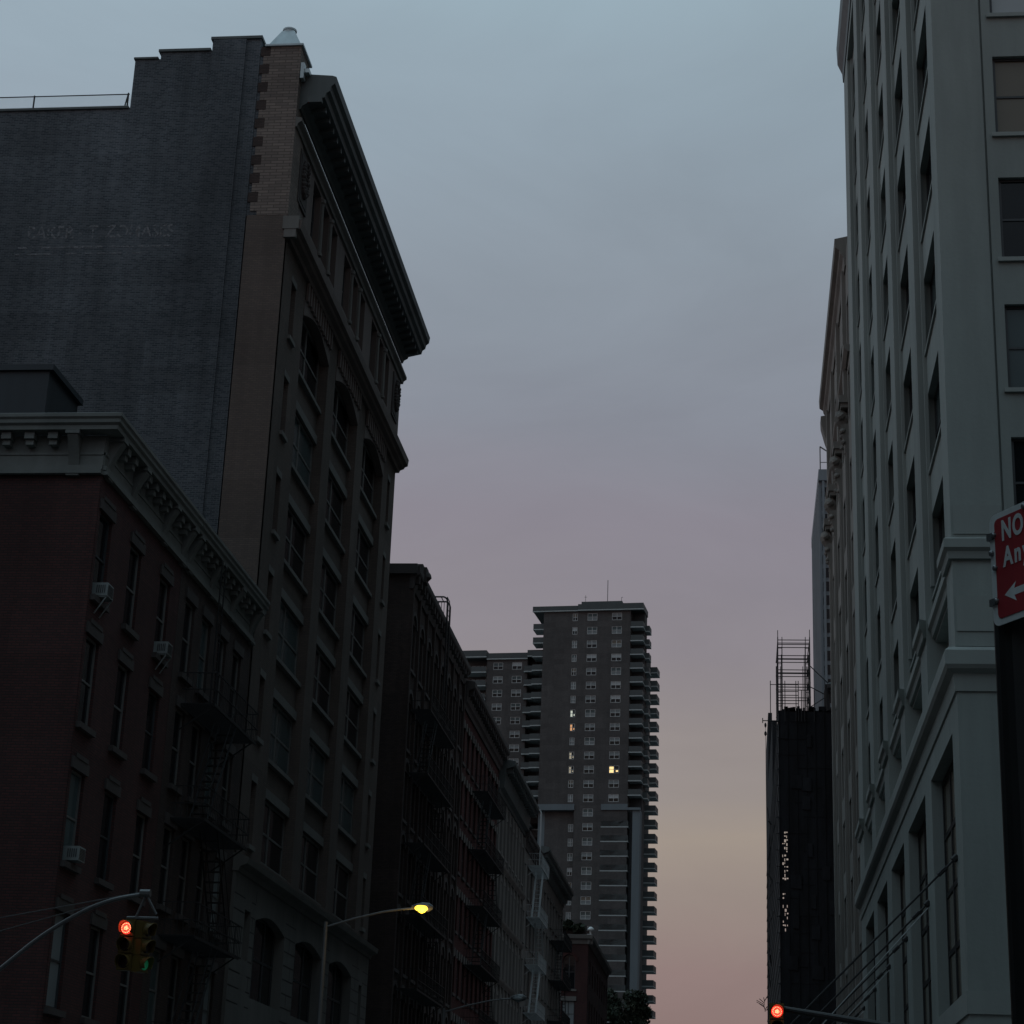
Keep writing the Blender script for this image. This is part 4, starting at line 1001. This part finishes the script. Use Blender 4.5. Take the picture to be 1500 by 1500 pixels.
p = MB(); p.lathe((3.1,249.9,60.0),[(.05,-.3),(.14,-.1),(.14,.15),(.04,.35)],8); p.lathe((3.1,249.9,58.9),[(.05,-.3),(.16,-.1),(.16,.15),(.04,.35)],8); p.build('pulley_block', M['black_iron'], pu)
p = MB(); p.bar((3.1,249.9,60.3),(3.3,249.9,20),.035,4); p.build('rope', M['black_iron'], pu)

# ---- the blocks on this side of the crossing (behind the camera; they close off the low sky and show in the windows)
def near_block(label, x0, x1, y0, y1, h, mat):
    b = thing('corner_building', label, 'building', ((x0+x1)/2, (y0+y1)/2, 0))
    T = TL(x1) if x1 < 0 else TR(x0)
    back = lambda u, w, z: (u, y1+w, z)
    mb = MB(); ys = [y1-3-4.2*k for k in range(12)]; zs = [4.2*k+6 for k in range(int((h-5)/4.2))]
    facade(mb, T, y0, y1, 0, h, [(y-.7,y+.7,z-2.3,z) for y in ys for z in zs], .3)
    xs = [x0+3+4*k for k in range(int((min(x1,x0+60)-x0-4)/4))] if x0 > 0 else [x1-3-4*k for k in range(12)]
    facade(mb, back, x0, x1, 0, h, [(x-.7,x+.7,z-2.3,z) for x in xs for z in zs], .3)
    mb.box(x0+.5, x1-.5, y0, y1-.5, 0, h-.1); mb.build('wall', M[mat], b)
    c = MB(); c.box(x0-.3,x1+.3,y0,y1+.4,h,h+1.0); c.build('cornice', M['cornice_metal'], b)
near_block('brick corner block on the near left side of the crossing', -60, -17.5, -90, 27, 27, 'old_brick')
near_block('stone corner block on the near right side of the crossing', 5.5, 60, -90, 27, 31, 'grey_stone')

# ================================================================== STREET FURNITURE
def signal_head(parent, loc, rz, lit, sc_=.8):
    # local: faces -Y
    R_ = Matrix.Translation(Vector(loc)) @ Matrix.Rotation(rz, 4, 'Z') @ Matrix.Scale(sc_, 4)
    bx, by, bz = parent['base']
    def xf(mbb): mbb.v = [tuple(R_ @ Vector(p)) for p in mbb.v]
    hb = MB()
    for k in range(3):
        z = -.36*k; hb.box(-.165,.165,-.10,.12,z-.172,z+.172); hb.box(-.15,.15,-.115,-.10,z-.155,z+.155)
    hb.box(-.17,.17,-.05,.07,.172,.20); xf(hb); h = hb.build('signal_housing', M['signal_yellow'], parent)
    for k in range(3):
        z = -.36*k
        v = MB(); n = 14; r = .145; L = .2
        for j in range(n):
            a0 = -PI*.22+PI*1.44*j/n; a1 = -PI*.22+PI*1.44*(j+1)/n
            for rr, s in ((r,1),):
                p = lambda a, y, q: (q*math.cos(a), y, z+q*math.sin(a))
                sl0 = L*(.55+.45*max(0,math.sin(a0))); sl1 = L*(.55+.45*max(0,math.sin(a1)))
                v.hexa([p(a0,-.115,r),p(a1,-.115,r),p(a1,-.115-sl1,r),p(a0,-.115-sl0,r),p(a0,-.115,r+.012),p(a1,-.115,r+.012),p(a1,-.115-sl1,r+.012),p(a0,-.115-sl0,r+.012)])
        xf(v); v.build('visor', M['signal_yellow'], parent)
        l = MB(); l.lathe((0,-.116,z), [(.13,0),(.12,.02),(.07,.035),(.01,.04)], 20, axis=(0,-1,0)); xf(l)
        mt = M['lens_dark']
        if lit == 'red' and k == 0: mt = M['red_light']
        if lit == 'green' and k == 2: mt = M['green_light']
        lo = l.build('lens', mt, parent, True)
        if lit == 'red' and k == 0:
            q = MB(); rnd = random.Random(2)
            for j in range(30):
                a = j*2.4 if j < 14 else j*2*PI/16; rr = .05*math.sqrt((j+.5)/14) if j < 14 else .1; q.lathe((rr*math.cos(a),-.153,z+rr*math.sin(a)), [(.0115,0),(.0115,.008),(.004,.012)], 7, axis=(0,-1,0))
            xf(q); q.build('led_cluster', M['red_core'], parent)
sgl = thing('traffic_signal', 'yellow two faced traffic signal showing red, hung from a curved arm with guy wires', 'traffic light', (-13.9, 34, 0))
p = MB(); p.bar((-13.9,34,0),(-13.9,34,6.3),.11,10,.08); p.lathe((-13.9,34,0),[(.26,0),(.26,.5),(.16,.7)],12); p.build('pole', M['pole_grey'], sgl)
pts = []
A = [(-13.9,4.15),(-12.85,5.05),(-12.17,5.63),(-11.48,6.07),(-10.95,6.29),(-10.4,6.40)]
for i in range(len(A)-1):
    for k in range(4):
        t = k/4; p0 = A[max(i-1,0)]; p1 = A[i]; p2 = A[i+1]; p3 = A[min(i+2,len(A)-1)]
        f = lambda a,b,c,d: .5*((2*b)+(-a+c)*t+(2*a-5*b+4*c-d)*t*t+(-a+3*b-3*c+d)*t**3)
        pts.append((f(p0[0],p1[0],p2[0],p3[0]),34,f(p0[1],p1[1],p2[1],p3[1])))
pts.append((A[-1][0],34,A[-1][1]))
p = MB(); p.path(pts, .038, 8); p.build('mast_arm', M['pole_grey'], sgl)
p = MB(); p.bar((-13.9,34,5.75),(-10.42,34,6.44),.011,5); p.bar((-13.9,34,5.42),(-11.0,34,6.28),.011,5); p.build('guy_wire', M['pole_grey'], sgl)
p = MB(); p.bar((-10.46,34,6.42),(-10.28,34,6.42),.07,8); p.bar((-10.36,34,6.38),(-10.50,34,6.0),.022,6); p.bar((-10.34,34,6.38),(-10.14,34,6.06),.022,6); p.bar((-10.66,34,5.99),(-10.1,34,5.99),.028,6); p.build('hanger', M['pole_grey'], sgl)
signal_head(sgl, (-10.60,34.0,5.80), math.radians(-8), 'red')
signal_head(sgl, (-10.36,34.05,5.78), math.radians(70), 'green')
def lamp_point(name, loc, col, e, r=.05):
    ld = bpy.data.lights.new(name, 'POINT'); ld.energy = e; ld.color = col; ld.shadow_soft_size = r
    lo = bpy.data.objects.new(name, ld); COL.objects.link(lo); lo.location = loc; return lo
lamp_point('signal_glow_light', (-10.62,33.80,5.80), (1,.05,.03), .35, .02)

sgr = thing('traffic_signal', 'dark traffic signal showing red at the tip of the straight arm on the right', 'traffic light', (5.0, 44.5, 0))
p = MB(); p.bar((5.0,44.5,0),(5.0,44.5,5.3),.12,10,.1); p.build('pole', M['pole_dark'], sgr)
p = MB(); p.bar((5.0,44.5,5.15),(.86,46,5.86),.10,10,.065); p.build('mast_arm', M['pole_dark'], sgr)
p = MB(); p.bar((.86,46,5.86),(.62,46,5.95),.04,8)
for k in range(9): a = k*.7; p.bar((.52,46,5.9+.03*k-.12),(.52+.14*math.cos(a)-.05,46+.1*math.sin(a),5.95+.03*k-.08),.009,4)
p.build('bird_spikes', M['black_iron'], sgr)
signal_head(sgr, (.78,45.9,5.77), math.radians(4), 'red', .95)
lamp_point('signal_glow_light', (.78,45.7,5.77), (1,.05,.03), .35, .02)

def street_lamp(label, x, y, lit, zt=8.95, L=2.75):
    s = thing('street_lamp', label, 'street lamp', (x,y,0), group='cobra head street lamps on the left pavement')
    p = MB(); p.bar((x,y,0),(x,y,zt+.15),.10,10,.06); p.lathe((x,y,0),[(.22,0),(.2,.7),(.12,.9)],12); p.build('pole', M['pole_grey'], s)
    p = MB(); p.path([(x,y,zt),(x+L*.3,y,zt+.26),(x+L*.6,y,zt+.47),(x+L*.8,y,zt+.56),(x+L*.95,y,zt+.6)], .032, 7); p.build('arm', M['pole_grey'], s)
    h = MB(); cx = x+L*1.04; h.lathe((cx-.32,y,zt+.64),[(.05,0),(.1,.12),(.14,.3),(.13,.5),(.06,.62)],10,axis=(1,0,0)); h.build('lamp_head', M['pole_grey'], s)
    l = MB(); l.lathe((cx-.02,y-.03,zt+.56),[(.10,-.04),(.12,0),(.11,.05),(.05,.09)],14,axis=(0,-.25,-1)); l.lathe((cx-.02,y-.08,zt+.60),[(.03,-.20),(.08,-.13),(.095,0),(.08,.13),(.03,.20)],12,axis=(1,0,0)); l.build('lamp_lens', M['lamp_light'] if lit else M['glass_grey'], s)
    if lit: lamp_point('street_lamp_light', (cx,y-.35,zt+.2), (1,.62,.2), 22, .1)
street_lamp('lit yellow street lamp on a long arm in front of the arched dark building', -12.15, 58, True)
street_lamp('unlit street lamp whose arm crosses the grey stone building', -11.9, 81, False, 8.6, 2.9)

# ---- no standing sign on its post ----------------------------------------------------------
post = thing('sign_post', 'thick black round post behind the red parking sign at the right edge', 'post', (1.09, 7.66, 0))
p = MB(); p.bar((1.09,7.66,.0),(1.09,7.66,4.05),.1,20); p.lathe((1.09,7.66,0),[(.2,0),(.2,.3),(.12,.5)],16); p.build('post_shaft', M['pole_dark'], post)
SY = math.radians(-59.0)     # local +X runs along the sign to the right and nearer
sg = thing('parking_sign', 'red and white no standing sign with a left arrow on the black post', 'sign', (.985, 7.60, 3.775), SY, keep_world=False)
def rrect(w_, h_, r, y, n=6, x0=0.0, z0=0.0):
    pts = []
    for cx, cz, a0 in ((x0+w_-r,z0+h_-r,0),(x0+r,z0+h_-r,PI/2),(x0+r,z0+r,PI),(x0+w_-r,z0+r,3*PI/2)):
        for k in range(n+1): a = a0+PI/2*k/n; pts.append((cx+r*math.cos(a), y, cz+r*math.sin(a)))
    return pts
def plate(mbx, pa, pb):
    i = len(mbx.v); n = len(pa); mbx.v += pa + pb; mbx.f.append(tuple(range(i,i+n))); mbx.mi.append(0); mbx.f.append(tuple(range(i+2*n-1,i+n-1,-1))); mbx.mi.append(0)
    for k in range(n): k2 = (k+1)%n; mbx.f.append((i+k,i+k2,i+n+k2,i+n+k)); mbx.mi.append(0)
W_, H_ = .72, .457
p = MB(); plate(p, rrect(W_,H_,.035,0.0), rrect(W_,H_,.035,-.004)); p.build('plate', M['sign_white'], sg)
p = MB(); plate(p, rrect(W_-.056,H_-.05,.022,-.0045,x0=.032,z0=.025), rrect(W_-.056,H_-.05,.022,-.006,x0=.032,z0=.025)); p.build('red_panel', M['sign_red'], sg)
def put_text(s, size, x, z, sx=1.0, sp=1.0):
    me = text_mesh(s, size, 'lettering', M['sign_white'], .0006, .034, sp)
    for v in me.vertices: v.co.x *= sx
    o = link('lettering', me, sg); o.rotation_euler = (PI/2,0,0); o.location = (x,-.0078,z)
put_text('NO STANDING', .114, .076, .336, .70, 1.16); put_text('Anytime', .108, .082, .228, .76, 1.28)
ar = MB(); z = .112; prof = [(.078,z),(.15,z+.04),(.138,z+.014),(.46,z+.014),(.46,z-.014),(.138,z-.014),(.15,z-.04)]
i = 0; ar.v += [(a,-.0072,b) for a,b in prof] + [(a,-.0062,b) for a,b in prof]; n = len(prof)
ar.f.append((0,1,2)); ar.f.append((0,2,5)); ar.f.append((0,5,6)); ar.f.append((2,3,4,5)); ar.mi += [0]*4; ar.build('arrow', M['sign_white'], sg)
tx = MB()
for k in range(14): tx.box(.05+k*.02,.06+k*.02,-.0075,-.006,.026,.030)
tx.build('small_print', M['sign_red'], sg)
bt = MB()
for x, z in ((.03,.37),(.03,.10),(.22,.435),(.012,.30),(.03,.235)): bt.lathe((x,-.006,z),[(.012,0),(.012,.008),(.007,.012)],8,axis=(0,-1,0))
for z in (.37,.10): bt.box(-.012,.03,-.012,.02,z-.014,z+.014)
bt.build('bolts', M['sign_back'], sg)

# base vectors were only needed while building
for o in BASES:
    if 'base' in o: del o['base']
